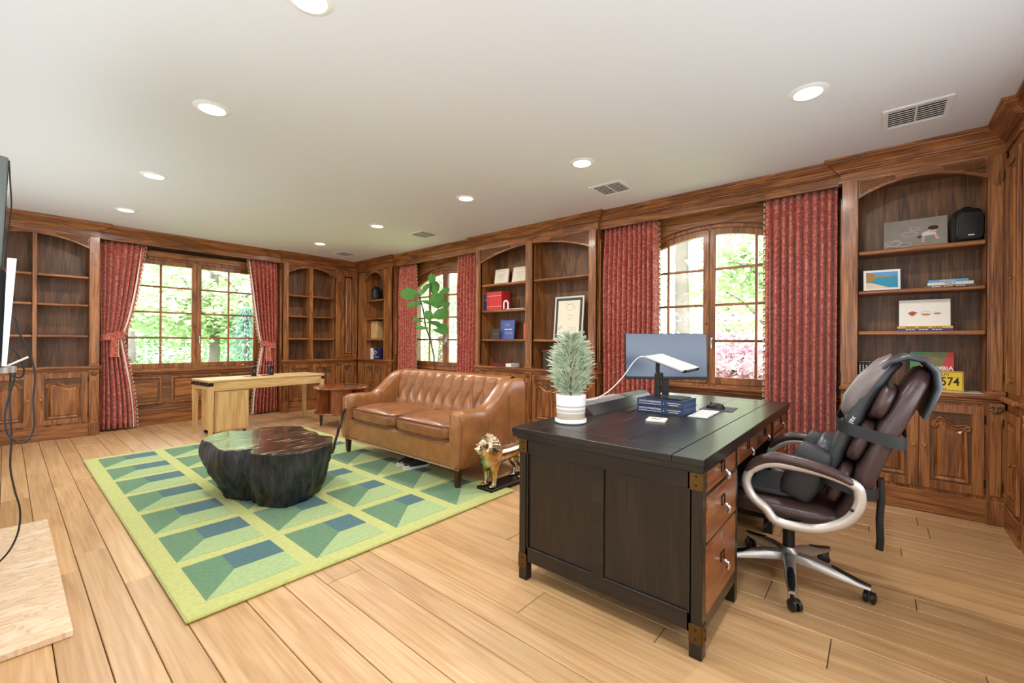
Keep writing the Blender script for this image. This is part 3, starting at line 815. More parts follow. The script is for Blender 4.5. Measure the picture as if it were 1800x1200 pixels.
def curtain(label, loc, rz, w, folds, inner, tie=None, seed=0, group=None, z1=2.56):
    """local x along the window, inner = +1/-1 side that carries the tassels, tie = (z, width fraction, bottom fraction)"""
    R = random.Random(seed); t = thing('curtain', label, 'curtain', loc, rz, group)
    ph = [R.uniform(0, 6) for _ in range(4)]; A = .050
    def X(u, z):
        # u: 0 outer edge .. 1 inner edge
        k = 1.0
        if tie:
            zt, f, fb = tie
            if z > zt: s = (z-zt)/(z1-zt); k = f+(1-f)*(s**.62)
            else: s = (zt-z)/zt; k = f+(fb-f)*math.sin(s*PI/2)**1.1
        return (u*k + (.0 if not tie else .06*(1-k)))*w
    def Y(u, z):
        a = folds*2*PI*(u+.018*math.sin(5*u+ph[0])+.012*math.sin(11*u+ph[1]))
        top = min(1, .45+.55*(z1-z)/.5)
        tight = 1.0
        if tie: tight = .55+.45*min(1, abs(z-tie[0])/.5)
        return A*top*tight*(math.sin(a)+.25*math.sin(2*a+ph[2]+z*.6))+.008*math.sin(3*z+ph[3]+4*u)
    def P(u, v):
        z = .025+(z1-.025)*v
        return (-inner*(w/2)+inner*X(u, z), Y(u, z), z)
    q = MB(); nu, nv = folds*14+1, 34
    q.grid(lambda u, v: P(u, v), nu, nv)
    c = q.build('cloth', 'paisley', t, smooth=180)
    sm = c.modifiers.new('thickness', 'SOLIDIFY'); sm.thickness = .004; sm.offset = 0
    q = MB(); q.grid(lambda u, v: tuple(Vector(P(1.0, v))+Vector((-inner*.002-inner*.035*u, .012+.01*u, 0))), 4, nv)
    q.build('lining_edge', 'lining', t, smooth=180)
    q = MB(); n = 46
    for k in range(n):
        v = (k+.5)/n; x, y, z = P(1.0, v); x += inner*.012
        q.cur = 0; q.lathe([(.002, .0), (.008, -.006), (.009, -.014), (.004, -.018), (.010, -.034), (.001, -.034)], 7, (x, y, z+.012))
        q.cur = 1; q.box(x-.006-inner*.004, x+.006-inner*.004, y-.003, y+.003, z+.008, z+.02)
    q.build('tassel_trim', ['tassel', 'tassel_dark'], t, smooth=60, kind='stuff')
    if tie:
        zt = tie[0]; xa, xb = sorted((P(0, (zt-.025)/(z1-.025))[0]-.0, P(1, (zt-.025)/(z1-.025))[0])); cx = (xa+xb)/2; hw = (xb-xa)/2
        q = MB(); q.grid(lambda u, v: (cx+(hw+.012)*math.cos(2*PI*u), .055*math.sin(2*PI*u), zt-.045+.09*v+.03*math.cos(2*PI*u)*inner*.8), 30, 4, cu=True)
        b = q.build('tieback', 'paisley', t, smooth=180)
        q = MB()
        q.grid(lambda u, v: (cx+inner*hw*.1+(u-.5)*(.05+.05*v), -.062-.008*math.sin(u*9), zt-.02-.26*v), 9, 6); q.build('tieback_tail', 'paisley', b, smooth=180)
        q = MB()
        for k in range(7): q.lathe([(.002, 0), (.009, -.008), (.005, -.016), (.011, -.036), (.001, -.036)], 7, (cx+inner*(hw*.1+.045), -.066, zt-.04-.034*k))
        q.build('tieback_tassels', 'tassel', b, smooth=60, kind='stuff')
    return t
curtain('red paisley curtain tied back beside the empty bookcase with hanging cables', (1.045, 7.875, 0), 0, .46, 7, 1, (1.28, .46, .80), 1)
curtain('red paisley curtain tied back behind the pale wooden desk', (2.79, 7.875, 0), 0, .46, 7, -1, (1.16, .50, .86), 2)
curtain('red paisley curtain hanging beside the narrow corner bookcase', (4.56, 6.28, 0), -PI/2, .46, 7, 1, None, 3)
curtain('red paisley curtain hanging beside the shelves of red books', (4.56, 4.73, 0), -PI/2, .46, 7, -1, None, 4)
curtain('red paisley curtain hanging straight behind the computer monitor', (4.56, 2.13, 0), -PI/2, .62, 10, 1, None, 5)
curtain('wide red paisley curtain hanging straight behind the office chair', (4.56, .53, 0), -PI/2, .53, 9, -1, None, 6)
# ================================================================ RUG
plain('rug_lime', S(188, 192, 112), .95, bump=.6, bscale=260, var=.10, sheen=.2)
plain('rug_mid', S(88, 130, 90), .95, bump=.6, bscale=260, var=.16, sheen=.2)
plain('rug_teal', S(56, 100, 104), .95, bump=.6, bscale=260, var=.15, sheen=.2)
plain('rug_light', S(160, 184, 122), .95, bump=.6, bscale=260, var=.12, sheen=.2)
RX0, RX1, RY0, RY1, RH = .515, 2.735, 2.29, 6.115, .022
q = MB(); nx, ny = 4, 7; cxs, cys = (RX1-RX0-.12)/nx, (RY1-RY0-.12)/ny
q.cur = 0; q.box(RX0, RX1, RY0, RY1, .0, RH-.001, .008)
XM, YM = (.42, .56, .63, .75), (.50, .50, .42, .35)
def flat(pts, c):
    q.cur = c; n = len(q.v); q.prism([(x, y) for x, y in pts], 'z', RH-.004, RH+.0005)
for i in range(nx):
    for j in range(ny):
        xa = RX0+.06+i*cxs+.04; xb = xa+cxs-.085; ya = RY0+.06+j*cys+.045; yb = ya+cys-.085
        xm = xa+(xb-xa)*XM[i]; ym = yb-(yb-ya)*YM[i]
        flat([(xa, ya), (xm, ym), (xm, yb), (xa, yb)], 1); flat([(xm, ym), (xb, ym), (xb, yb), (xm, yb)], 2); flat([(xa, ya), (xb, ya), (xb, ym), (xm, ym)], 3)
q.build('rug', ['rug_lime', 'rug_mid', 'rug_teal', 'rug_light'], smooth=30, label='green and teal patterned wool rug under the sofa', cat='rug', loc=(0, 0, 0))

# ================================================================ DARK PARTNERS DESK
t = desk = thing('partners_desk', 'large black wooden desk with brown drawers and brass corners', 'desk', (1.72, .50, 0))
DL, DD, DH = 2.11, .96, .80
MB().box(.004, DL-.004, .004, DD-.004, .752, .788).build('top_core', 'black_wood_x', t, smooth=0)
bw = .125
def tb(a, b, c, d, mt): MB().box(a+.0008, b-.0008, c+.0008, d-.0008, .770, DH, .0025).build('top_board', mt, t)
tb(0, DL, 0, bw, 'black_wood_x'); tb(0, DL, DD-bw, DD, 'black_wood_x')
tb(0, bw, bw, DD-bw, 'black_wood_y'); tb(DL-bw, DL, bw, DD-bw, 'black_wood_y')
fy = [bw+(DD-2*bw)*k/3 for k in range(4)]
for k in range(3): tb(bw, DL-bw, fy[k], fy[k+1], 'black_wood_x')
MB().box(.025, DL-.025, .012, DD-.012, .738, .753, .003).build('top_moulding', 'black_wood_x', t)
def corner_plates(xc, yc, sx, sy):
    for z in (.665, .06):
        q = MB(); a, b = sorted((xc-sx*.002, xc+sx*.05)); c, d = sorted((yc-sy*.002, yc))
        q.box(a, b, yc-sy*.003 if sy > 0 else yc, yc if sy > 0 else yc+.003, z, z+.075, .001)
        q.box(xc-sx*.003 if sx > 0 else xc, xc if sx > 0 else xc+.003, min(yc, yc+sy*.05), max(yc, yc+sy*.05), z, z+.075, .001)
        pl = q.build('corner_plate', 'antique_brass', t)
        for dz in (.02, .055):
            MB().ball((xc-sx*.003, yc+sy*.025, z+dz), .005, 8, 5).build('rivet', 'dark_iron', pl)
            MB().ball((xc+sx*.025, yc-sy*.003, z+dz), .005, 8, 5).build('rivet', 'dark_iron', pl)
def drawer(x0, x1, z0, z1, yf, sgn, lock=False, handle=True):
    a, b = sorted((yf, yf+sgn*.016))
    d = MB().box(x0, x1, a, b, z0, z1, .004).build('drawer', 'drawer_wood_x', t)
    if handle:
        cx, cz = (x0+x1)/2, (z0+z1)/2+.02; y = yf-sgn*.001
        q = MB()
        for aa, bb, c, e in ((-.026, -.020, -.018, .022), (.020, .026, -.018, .022), (-.026, .026, .016, .022), (-.026, .026, -.020, -.014)):
            q.box(cx+aa, cx+bb, y-.003, y+.003, cz+c, cz+e, .0008)
        q.build('label_holder', 'dark_iron', d)
        MB().tube(bez([(cx, y, cz-.018), (cx, y-sgn*.018, cz-.020), (cx, y-sgn*.026, cz-.036), (cx, y-sgn*.020, cz-.052)], 4), [.006, .0062, .0065, .007, .007, .0075, .0075, .008, .008, .0085, .0085, .009, .007], 8).build('pull', 'steel', d)
    if lock:
        MB().box((x0+x1)/2-.008, (x0+x1)/2+.008, yf-.002, yf+.002, z1-.045, z1-.015, .002).build('lock', 'steel', d)
for sgn, yf in ((1, .018), (-1, DD-.018)):
    for xa, xb in ((.045, .595), (DL-.595, DL-.045)):
        for xp in (xa, xb-.05):
            pass
        fr = MB()
        a, b = sorted((yf, yf+sgn*.05))
        for xp in (xa, xb-.045): fr.box(xp, xp+.045, a, b, .0, .74, .002)
        for z0, z1 in ((.10, .155), (.435, .447), (.635, .647), (.73, .742)): fr.box(xa+.04, xb-.04, a+.001, b-.001, z0, z1)
        fr.build('pedestal_frame', 'black_wood_z', t)
        drawer(xa+.048, xb-.048, .648, .728, yf-sgn*.002, sgn); drawer(xa+.048, xb-.048, .448, .633, yf-sgn*.004, sgn); drawer(xa+.048, xb-.048, .157, .433, yf-sgn*.002, sgn, lock=True)
    drawer(.62, 1.06, .64, .735, yf+sgn*.004, sgn); drawer(1.07, DL-.62, .64, .735, yf+sgn*.004, sgn)
# end frames facing along the desk
for xs_, s in ((.045, 1), (DL-.045, -1)):
    a, b = sorted((xs_, xs_+s*.03))
    q = MB()
    q.box(a, b, .06, DD-.06, .665, .742, .002); q.box(a, b, .06, DD-.06, .10, .175, .002); q.box(a, b, .06, .075, .1, .74); q.box(a, b, DD-.075, DD-.06, .1, .74)
    q.box(a, b, DD/2-.032, DD/2+.032, .17, .67, .002)
    e = q.build('end_frame', 'black_wood_y', t)
    for ya, yb in ((.072, DD/2-.030), (DD/2+.030, DD-.072)):
        c, d = sorted((xs_+s*.010, xs_+s*.022)); MB().box(c, d, ya, yb, .17, .67).build('end_panel', 'black_wood_z', e, smooth=0)
    for yc, sy in ((.018, 1), (DD-.018, -1)): corner_plates(xs_, yc, s, sy)
for xa in (.60, DL-.615):
    MB().box(xa, xa+.015, .05, DD-.05, .10, .742).build('pedestal_side', 'black_wood_y', t, smooth=0)
MB().box(.615, DL-.615, .45, .47, .25, .74).build('modesty_panel', 'black_wood_x', t, smooth=0)

# ================================================================ OFFICE CHAIR
plain('brown_leather', S(66, 48, 46), .33, bump=.10, bscale=120, var=.12)
plain('pad_fabric', S(44, 46, 50), .48, bump=.08, bscale=200)
plain('pad_leather', S(60, 64, 70), .32, bump=.05, bscale=150)
plain('strap_black', S(26, 28, 31), .5)
plain('pad_pillow', S(118, 108, 106), .36, bump=.05, bscale=120)
CX, CY = 2.73, .36
t = chair = thing('office_chair', 'brown leather office chair with pale looped arms on a silver star base', 'office chair', (CX, CY, 0))
q = MB(); q.lathe([(.028, .09), (.045, .10), (.05, .135), (.034, .15), (.03, .16)], 20); q.build('hub', 'silver_paint', t)
for k in range(5):
    a = rad(190+72*k); M = Matrix.Rotation(a, 4, 'Z')
    q = MB(); q.M = M; rings = []
    for r, w, z0, z1 in ((.03, .030, .095, .140), (.12, .027, .090, .138), (.22, .024, .080, .118), (.30, .020, .074, .096), (.345, .015, .072, .088)):
        rings.append([(r, -w, z0), (r, w, z0), (r, w*.85, z1-.008), (r, w*.4, z1), (r, -w*.4, z1), (r, -w*.85, z1-.008)])
    q.loft(rings); leg = q.build('star_leg', 'silver_paint', t, smooth=50)
    q = MB(); q.M = M; q.loft([[(r, -w, z), (r, w, z), (r, w*.7, z+.006), (r, -w*.7, z+.006)] for r, w, z in ((.19, .012, .124), (.23, .018, .112), (.30, .016, .094), (.345, .010, .086))]); q.build('foot_pad', 'black_plastic', leg, smooth=50)
    q = MB(); q.M = M @ Matrix.Translation((.335, 0, 0)) @ Matrix.Rotation(rad(35+50*k), 4, 'Z')
    for s in (-1, 1):
        q2 = [(.001, s*.006), (.024, s*.006), (.0275, s*.010), (.0275, s*.020), (.018, s*.025), (.001, s*.026)]
        n0 = len(q.v); keep = q.M; q.M = keep @ Matrix.Translation((.018, 0, .0275)) @ Matrix.Rotation(PI/2, 4, 'X'); q.lathe(q2, 18); q.M = keep
    q.tube([(0, 0, .045), (0, 0, .080)], .008, 8); q.tube([(.0, 0, .05), (.018, 0, .052), (.034, 0, .040)], .010, 8)
    q.build('caster', 'black_plastic', t, smooth=40)
MB().lathe([(.028, .14), (.028, .27), (.024, .275), (.024, .36)], 18).build('gas_lift', 'black_plastic', t)
q = MB(); q.box(-.10, .10, -.12, .12, .345, .375, .01); q.tube([(-.10, .05, .355), (-.27, .06, .352), (-.30, .06, .340)], .008, 8); q.build('tilt_mechanism', 'black_plastic', t)
def cushion(q, x0, x1, y0, y1, z0, z1, r=.05, puff=.02, n=14, bx=.75, ex=.32):
    """rounded slab with a crowned top"""
    def P(u, v):
        a = 2*PI*u; b = PI*(v-.5)
        cu = math.copysign(abs(math.cos(a))**ex, math.cos(a)); su = math.copysign(abs(math.sin(a))**ex, math.sin(a))
        cv = abs(math.cos(b))**.28; sv = math.copysign(abs(math.sin(b))**bx, math.sin(b))
        x = (x0+x1)/2+(x1-x0)/2*cu*cv; y = (y0+y1)/2+(y1-y0)/2*su*cv; z = (z0+z1)/2+(z1-z0)/2*sv
        rr = max(0, 1-cu*cu*cv*cv)*max(0, 1-su*su*cv*cv)
        return (x, y, z+(puff*rr if sv > 0 else 0))
    q.grid(P, n*4, n, cu=True)
    return q
cushion(MB(), -.27, .27, -.24, .27, .375, .465, puff=.02).build('seat', 'brown_leather', t, smooth=180)
# backrest: loft of rounded sections leaning back
def slab_path(q, path, widths, thick, n=24, ex=.5):
    rings = []
    for i, (y, z) in enumerate(path):
        a = path[max(i-1, 0)]; b = path[min(i+1, len(path)-1)]
        d = Vector((0, b[0]-a[0], b[1]-a[1])).normalized(); nn = Vector((0, -d.z, d.y))
        w = widths[i] if isinstance(widths, (list, tuple)) else widths; th = thick[i] if isinstance(thick, (list, tuple)) else thick
        ring = []
        for k in range(n):
            an = 2*PI*k/n
            cu = math.copysign(abs(math.cos(an))**ex, math.cos(an)); su = math.copysign(abs(math.sin(an))**ex, math.sin(an))
            ring.append(tuple(Vector((cu*w/2, y, z))+nn*(su*th/2)))
        rings.append(ring)
    q.loft(rings); return q
bp = [(-.20, .375), (-.242, .44), (-.288, .55), (-.338, .70), (-.393, .85), (-.453, .99), (-.495, 1.08), (-.515, 1.125), (-.523, 1.14)]
slab_path(MB(), bp, [.38, .46, .50, .52, .52, .50, .46, .36, .20], [.05, .08, .09, .092, .092, .092, .08, .06, .03]).build('backrest', 'brown_leather', t, smooth=60)
for z, y, h in ((.595, -.2245, .20), (.80, -.302, .20), (.985, -.381, .16)):
    q = MB(); q.M = Matrix.Translation((0, y, z)) @ Matrix.Rotation(rad(21), 4, 'X')
    cushion(q, -.262, .262, -.033, .033, -h/2, h/2, puff=0, ex=.55, bx=.8); q.build('back_pillow', 'brown_leather', t, smooth=180)
# looped arms (drawn in the plane of the near arm)
def arm_pts(uv):
    return [(p.y-CY, p.z) for p in (on('x', 2.41, u, v) for u, v in uv)]
pad = arm_pts([(1312, 832), (1330, 813), (1365, 806), (1420, 818), (1470, 836), (1508, 858)])
loop = arm_pts([(1318, 826), (1311, 846), (1322, 872), (1345, 893), (1362, 914), (1395, 925), (1440, 930), (1485, 918), (1508, 895), (1512, 870), (1500, 852), (1450, 832), (1400, 820), (1350, 814)])
for s in (-1, 1):
    x = s*.315
    lp = bez([(x, y, z) for y, z in loop]+[(x, loop[0][0], loop[0][1])], 5)[:-1]
    q = MB(); n = len(lp)
    # flat oval section ring
    rings = []
    for i, p in enumerate(lp):
        d = (lp[(i+1) % n]-lp[i-1]).normalized(); nn = Vector((0, -d.z, d.y))
        rings.append([tuple(p+Vector((1, 0, 0))*(.020*math.cos(2*PI*k/10))+nn*(.022*math.sin(2*PI*k/10))) for k in range(10)])
    rings.append(rings[0]); q.loft(rings, cap=False)
    ar = q.build('arm_loop', 'champagne_metal', t, smooth=60)
    pp = bez([(x, y, z+.004) for y, z in pad], 5); rings = []
    for i, p in enumerate(pp):
        d = (pp[min(i+1, len(pp)-1)]-pp[max(i-1, 0)]).normalized(); nn = Vector((0, -d.z, d.y)); f = math.sin(PI*(i+.6)/(len(pp)+.2))**.35
        rings.append([tuple(p+Vector((1, 0, 0))*(.033*f*math.cos(2*PI*k/12))+nn*(.027*f*math.sin(2*PI*k/12))) for k in range(12)])
    MB().loft(rings).build('arm_pad', 'brown_leather', ar, smooth=60)
    MB().ball((s*.338, loop[8][0]+.02, loop[8][1]-.004), (.004, .008, .008), 10, 6).build('arm_bolt', 'black_plastic', ar)
    MB().box(min(s*.25, s*.31), max(s*.25, s*.31), loop[5][0]-.02, loop[5][0]+.03, loop[5][1]-.012, loop[5][1]+.012, .004).build('arm_bracket', 'black_plastic', ar)
# massage pad strapped over the chair
t = thing('massage_pad', 'dark grey massage seat pad with headrest strapped over the office chair', 'massage pad', (CX, CY, 0))
pp = [(.235, .482), (.12, .487), (.0, .492), (-.09, .505), (-.145, .56), (-.19, .66), (-.24, .80), (-.295, .94), (-.345, 1.05), (-.395, 1.13), (-.44, 1.165)]
slab_path(MB(), pp, [.36, .42, .43, .42, .42, .42, .41, .40, .37, .33, .26], [.02, .03, .035, .05, .06, .065, .07, .075, .075, .06, .03]).build('pad', 'pad_fabric', t, smooth=60)
# padded shell that wraps over the top of the backrest
hood = [(-.345, 1.09), (-.40, 1.165), (-.46, 1.19), (-.515, 1.178), (-.550, 1.13), (-.556, 1.06), (-.535, .99), (-.512, .93)]
slab_path(MB(), hood, [.34, .40, .44, .46, .46, .46, .46, .45], [.02, .03, .03, .03, .03, .03, .025, .02]).build('hood', 'pad_leather', t, smooth=60)
# head cushion with zip
q = MB(); rings = []
for xw, k in ((-.19, .55), (-.175, .85), (-.12, 1), (0, 1.04), (.12, 1), (.175, .85), (.19, .55)):
    base = [(-.225, .93), (-.235, 1.0), (-.285, 1.09), (-.355, 1.17), (-.405, 1.195), (-.42, 1.17), (-.37, 1.08), (-.315, .97), (-.275, .90), (-.24, .895)]
    cy_, cz_ = -.32, 1.05
    rings.append([(xw, cy_+(y-cy_)*k, cz_+(z-cz_)*k) for y, z in base])
q.loft(rings); hc = q.build('head_cushion', 'pad_pillow', t, smooth=60)
MB().tube([(-.178, -.275, .925), (-.182, -.325, 1.03), (-.178, -.385, 1.14), (-.165, -.405, 1.17)], .006, 6).build('zip', 'strap_black', hc)
for s in (-1, 1):
    q = MB(); q.M = Matrix.Translation((s*.185, -.080, .635)) @ Matrix.Rotation(rad(22), 4, 'X')
    cushion(q, -.055, .055, -.10, .06, -.15, .13, puff=0, ex=.62); q.build('side_bolster', 'pad_fabric', t, smooth=180)
q = MB(); q.M = Matrix.Translation((0.0, -.135, .68)) @ Matrix.Rotation(rad(20), 4, 'X'); cushion(q, -.17, .17, -.055, .03, -.13, .11, puff=0, ex=.55); q.build('lumbar_cushion', 'pad_leather', t, smooth=180)
def band(z0, y0, w, th, h, tilt):
    q = MB(); rings = []
    for k in range(33):
        a = 2*PI*k/32; x = w/2*math.copysign(abs(math.cos(a))**.35, math.cos(a)); y = th/2*math.copysign(abs(math.sin(a))**.5, math.sin(a))
        rings.append([(x, y0+y, z0-h/2+y*tilt), (x, y0+y, z0+h/2+y*tilt), (x*1.012, y0+y*1.02, z0+h/2+y*tilt), (x*1.012, y0+y*1.02, z0-h/2+y*tilt)])
    q.loft(rings, cap=False); q.build('strap', 'strap_black', t, smooth=50)
band(.845, -.335, .545, .25, .055, .25); band(.60, -.255, .545, .22, .05, .25)
slab_path(MB(), [(-.372, .60), (-.376, .50), (-.370, .40), (-.374, .30), (-.370, .255)], [.05, .06, .06, .05, .02], .03).build('hanging_strap', 'strap_black', t, smooth=60)
text('Snailax', .030, 'white_print', frame_m((-.2065, -.262, .875), (0, -.5, .87), (-.15, -.87, -.5)), t, 'logo')

# ================================================================ LEATHER SOFA
plain('tan_leather', S(150, 98, 56), .33, bump=.10, bscale=60, var=.20, coat=.15)
plain('tan_cushion', S(140, 88, 50), .30, bump=.12, bscale=45, var=.25, coat=.15)
plain('piping', S(96, 60, 36), .4); plain('trim_light', S(176, 146, 112), .4)
t = sofa = thing('sofa', 'tan leather two seat sofa with button tufted back and swept arms', 'sofa', (2.40, 3.555, RH), -PI/2)
SL, SD = .975, .86
def rounded(q, x0, x1, y0, y1, z0, z1, b): q.box(x0, x1, y0, y1, z0, z1, b); return q
rounded(MB(), -.90, .90, .025, .80, .150, .365, .022).build('base', 'tan_leather', t)
q = MB(); 
for z in (.152, .160): q.tube([(-.93, .024, z), (.93, .024, z)], .0032, 6)
q.build('welt', 'trim_light', t, kind='stuff')
for x0, x1 in ((-.80, -.003), (.003, .80)):
    c = cushion(MB(), x0, x1, .0, .64, .362, .505, puff=.040, n=22, bx=.42).build('seat_cushion', 'tan_cushion', t, smooth=180)
    for z in (.378, .492):
        pts = []
        for k in range(40):
            a = 2*PI*k/40; e = .22
            pts.append(((x0+x1)/2+(x1-x0)/2*.99*math.copysign(abs(math.cos(a))**e, math.cos(a)), .32+.318*math.copysign(abs(math.sin(a))**e, math.sin(a)), z))
        MB().tube(pts, .006, 6, closed=True).build('piping', 'piping', c, smooth=60)
# tufted back: front face, rolled top and plain rear as one surface
ROWS, COLS = 3, 11
def backP(u, v):
    x = -.86+1.72*u
    # profile (y,z) along v
    pf = [(.585, .40), (.60, .50), (.635, .62), (.675, .74), (.70, .82), (.735, .868), (.785, .885), (.835, .868), (.855, .82), (.858, .60), (.858, .30), (.855, .155)]
    s = v*(len(pf)-1); i = min(int(s), len(pf)-2); f = s-i
    y = pf[i][0]+(pf[i+1][0]-pf[i][0])*f; z = pf[i][1]+(pf[i+1][1]-pf[i][1])*f
    if v < .44:
        a = u*COLS; v1, v2 = .12, .26
        if v < v1: d = abs((a+.5) % 1-.5 if False else ((a+.5) % 1)-.5); d = .5-d if False else abs(((a) % 1)-.5)
        elif v > v2: d = abs(((a+.5) % 1)-.5)
        else:
            f = (v-v1)/(v2-v1)*.5
            d = min(abs(((a-f) % 1)-.5), abs(((a+f) % 1)-.5), .5)
        fade = min(1, max(0, (.44-v)/.08)); h = min(1, d/.42)**.55
        amp = .062*(h-.6)*fade
        y -= amp*.92; z += amp*.3
    return (x, y, z)
MB().grid(backP, 221, 120).build('tufted_back', 'tan_leather', t, smooth=180)
for v_, sh in ((.12, .5), (.26, .0)):
    for c in range(COLS+1):
        u_ = (c+sh)/COLS
        if .02 < u_ < .98:
            p = backP(u_, v_); MB().ball((p[0], p[1]-.003, p[2]), (.010, .007, .010), 10, 6).build('button', 'piping', t, smooth=180)
# swept arms
def arm_h(y):
    if y < .30: return .625+.01*math.sin(y/.30*PI)
    k = min(1, (y-.30)/.42); k = k*k*(3-2*k); return .625+(.868-.625)*k
for s in (-1, 1):
    def A(u, v):
        # u round the section, v front to back
        y = .008+.845*v; h = arm_h(y); fr = min(1, v/.07)
        a = 2*PI*u
        w0, zb = .085, .150
        hh = (h-zb)/2; zc = zb+hh
        cu = math.copysign(abs(math.cos(a))**.42, math.cos(a)); su = math.copysign(abs(math.sin(a))**.5, math.sin(a))
        tt = (su+1)/2
        wid = w0*(.78+.34*tt**1.6)*(.55+.45*math.sqrt(fr)); off = .885-.012*tt
        x = off+cu*wid
        z = zc+su*hh*(.93+.07*fr)
        if cu < 0 and su > .1 and .1 < v < .5: x += .012*(abs(math.sin(v*PI*9))**.4-.6)*min(1, (su-.1)*2)
        return (s*x, y-(.014*math.sqrt(max(0, 1-cu*cu*.8)) if v == 0 else 0), z)
    q = MB(); q.grid(A, 48, 60, cu=True)
    n0 = len(q.v); q.add([], [])
    q.f.append(tuple(i*60 for i in range(48))); q.mi.append(0); q.f.append(tuple(i*60+59 for i in range(48))[::-1]); q.mi.append(0)
    am = q.build('arm', 'tan_leather', t, smooth=60)
    # seams on the outer side
    for y in (.33, .60):
        MB().tube([(s*.974, y, .17), (s*.972, y, arm_h(y)-.10)], .0022, 5).build('seam', 'piping', am)
    pts = [(s*(.885+.07), .004+.006, .17), (s*(.885+.085), .012, .35), (s*(.885+.092), .014, .52), (s*(.885+.06), .014, .60)]
    MB().tube(bez(pts, 5), .0028, 5).build('seam', 'piping', am)
    for k in range(4):
        if s < 0: MB().ball((s*.800, .13+.085*k, .555), (.006, .008, .008), 8, 5).build('button', 'piping', am)
for sx in (-1, 1):
    for yy in (.055, .80):
        MB().loft([[(sx*.885+dx*w, yy+dy*w, z) for dx, dy in ((-1, -1), (1, -1), (1, 1), (-1, 1))] for w, z in ((.017, 0), (.026, .152))]).build('leg', 'leg_wood', t, smooth=0)

# ================================================================ CHARRED STUMP TABLE
m, nt, p, N, L = newmat('charred_wood')
tc = N('ShaderNodeTexCoord'); mp = N('ShaderNodeMapping'); mp.inputs['Scale'].default_value = (30, 30, 5); nz = N('ShaderNodeTexNoise'); nz.inputs['Scale'].default_value = 1; nz.inputs['Detail'].default_value = 8
L(tc.outputs['Object'], mp.inputs[0]); L(mp.outputs[0], nz.inputs['Vector'])
r = N('ShaderNodeValToRGB'); r.color_ramp.elements[0].position = .35; r.color_ramp.elements[0].color = S(12, 12, 14); r.color_ramp.elements[1].position = .75; r.color_ramp.elements[1].color = S(58, 58, 66)
L(nz.outputs['Fac'], r.inputs['Fac']); L(r.outputs[0], p.inputs['Base Color']); p.inputs['Roughness'].default_value = .42
b = N('ShaderNodeBump'); b.inputs['Strength'].default_value = .8; b.inputs['Distance'].default_value = .02; L(nz.outputs['Fac'], b.inputs['Height']); L(b.outputs[0], p.inputs['Normal'])
m, nt, p, N, L = newmat('stump_top')
tc = N('ShaderNodeTexCoord'); mp = N('ShaderNodeMapping'); mp.inputs['Scale'].default_value = (5, 26, 1); mp.inputs['Rotation'].default_value = (0, 0, rad(-50)); nz = N('ShaderNodeTexNoise'); nz.inputs['Scale'].default_value = 1; nz.inputs['Detail'].default_value = 6; nz.inputs['Distortion'].default_value = 1.2
L(tc.outputs['Object'], mp.inputs[0]); L(mp.outputs[0], nz.inputs['Vector'])
r = N('ShaderNodeValToRGB'); e = r.color_ramp.elements; e[0].position = .3; e[0].color = S(30, 22, 18); e[1].position = .66; e[1].color = S(186, 152, 116)
k = e.new(.56); k.color = S(66, 50, 40)
L(nz.outputs['Fac'], r.inputs['Fac']); L(r.outputs[0], p.inputs['Base Color']); p.inputs['Roughness'].default_value = .2; p.inputs['Coat Weight'].default_value = .35; p.inputs['Coat Roughness'].default_value = .05
b = N('ShaderNodeBump'); b.inputs['Strength'].default_value = .06; b.inputs['Distance'].default_value = .01; L(nz.outputs['Fac'], b.inputs['Height']); L(b.outputs[0], p.inputs['Normal'])
ZT = .41+RH
top_px = [(353,774),(369,765.5),(399,757.6),(442.5,757.6),(460,751.5),(495,749.8),(530,750),(539,756),(556,760),(563,766),(586,768),(582.6,780.4),(547.6,793.5),(495,799),(442.5,799.6),(439,795),(449.5,790),(425,791),(393.5,794),(381,790),(370,780)]
outl = [on('z', ZT, u, v) for u, v in top_px]
ox, oy = 1.47, 3.72
t = thing('stump_table', 'black charred tree stump coffee table with polished top on the rug', 'coffee table', (ox, oy, RH))
loc = [Vector((p.x-ox, p.y-oy, 0)) for p in outl]
# resample evenly
def resample(P, n):
    Q = P+[P[0]]; L_ = [0]
    for a, b in zip(Q, Q[1:]): L_.append(L_[-1]+(b-a).length)
    out = []
    for k in range(n):
        s = L_[-1]*k/n; i = max(j for j in range(len(P)) if L_[j] <= s+1e-9); f = (s-L_[i])/max(1e-9, L_[i+1]-L_[i]); out.append(Q[i].lerp(Q[i+1], f))
    return out
NS = 220; ring = resample(loc, NS)
FOOT = [(1.14, 3.97), (1.20, 3.62), (1.25, 3.36), (1.31, 3.29), (1.40, 3.30), (1.55, 3.34), (1.68, 3.50), (1.71, 3.75), (1.60, 3.95), (1.40, 4.05), (1.24, 4.08)]
FP = sorted((math.atan2(y-oy, x-ox), math.hypot(x-ox, y-oy)) for x, y in FOOT)
def foot_at(a):
    Q = [(FP[-1][0]-2*PI, FP[-1][1])]+FP+[(FP[0][0]+2*PI, FP[0][1])]
    for (a0, r0), (a1, r1) in zip(Q, Q[1:]):
        if a0 <= a <= a1:
            r = r0+(r1-r0)*(a-a0)/(a1-a0); return Vector((r*math.cos(a), r*math.sin(a), 0))
rings = []; nz_ = 26
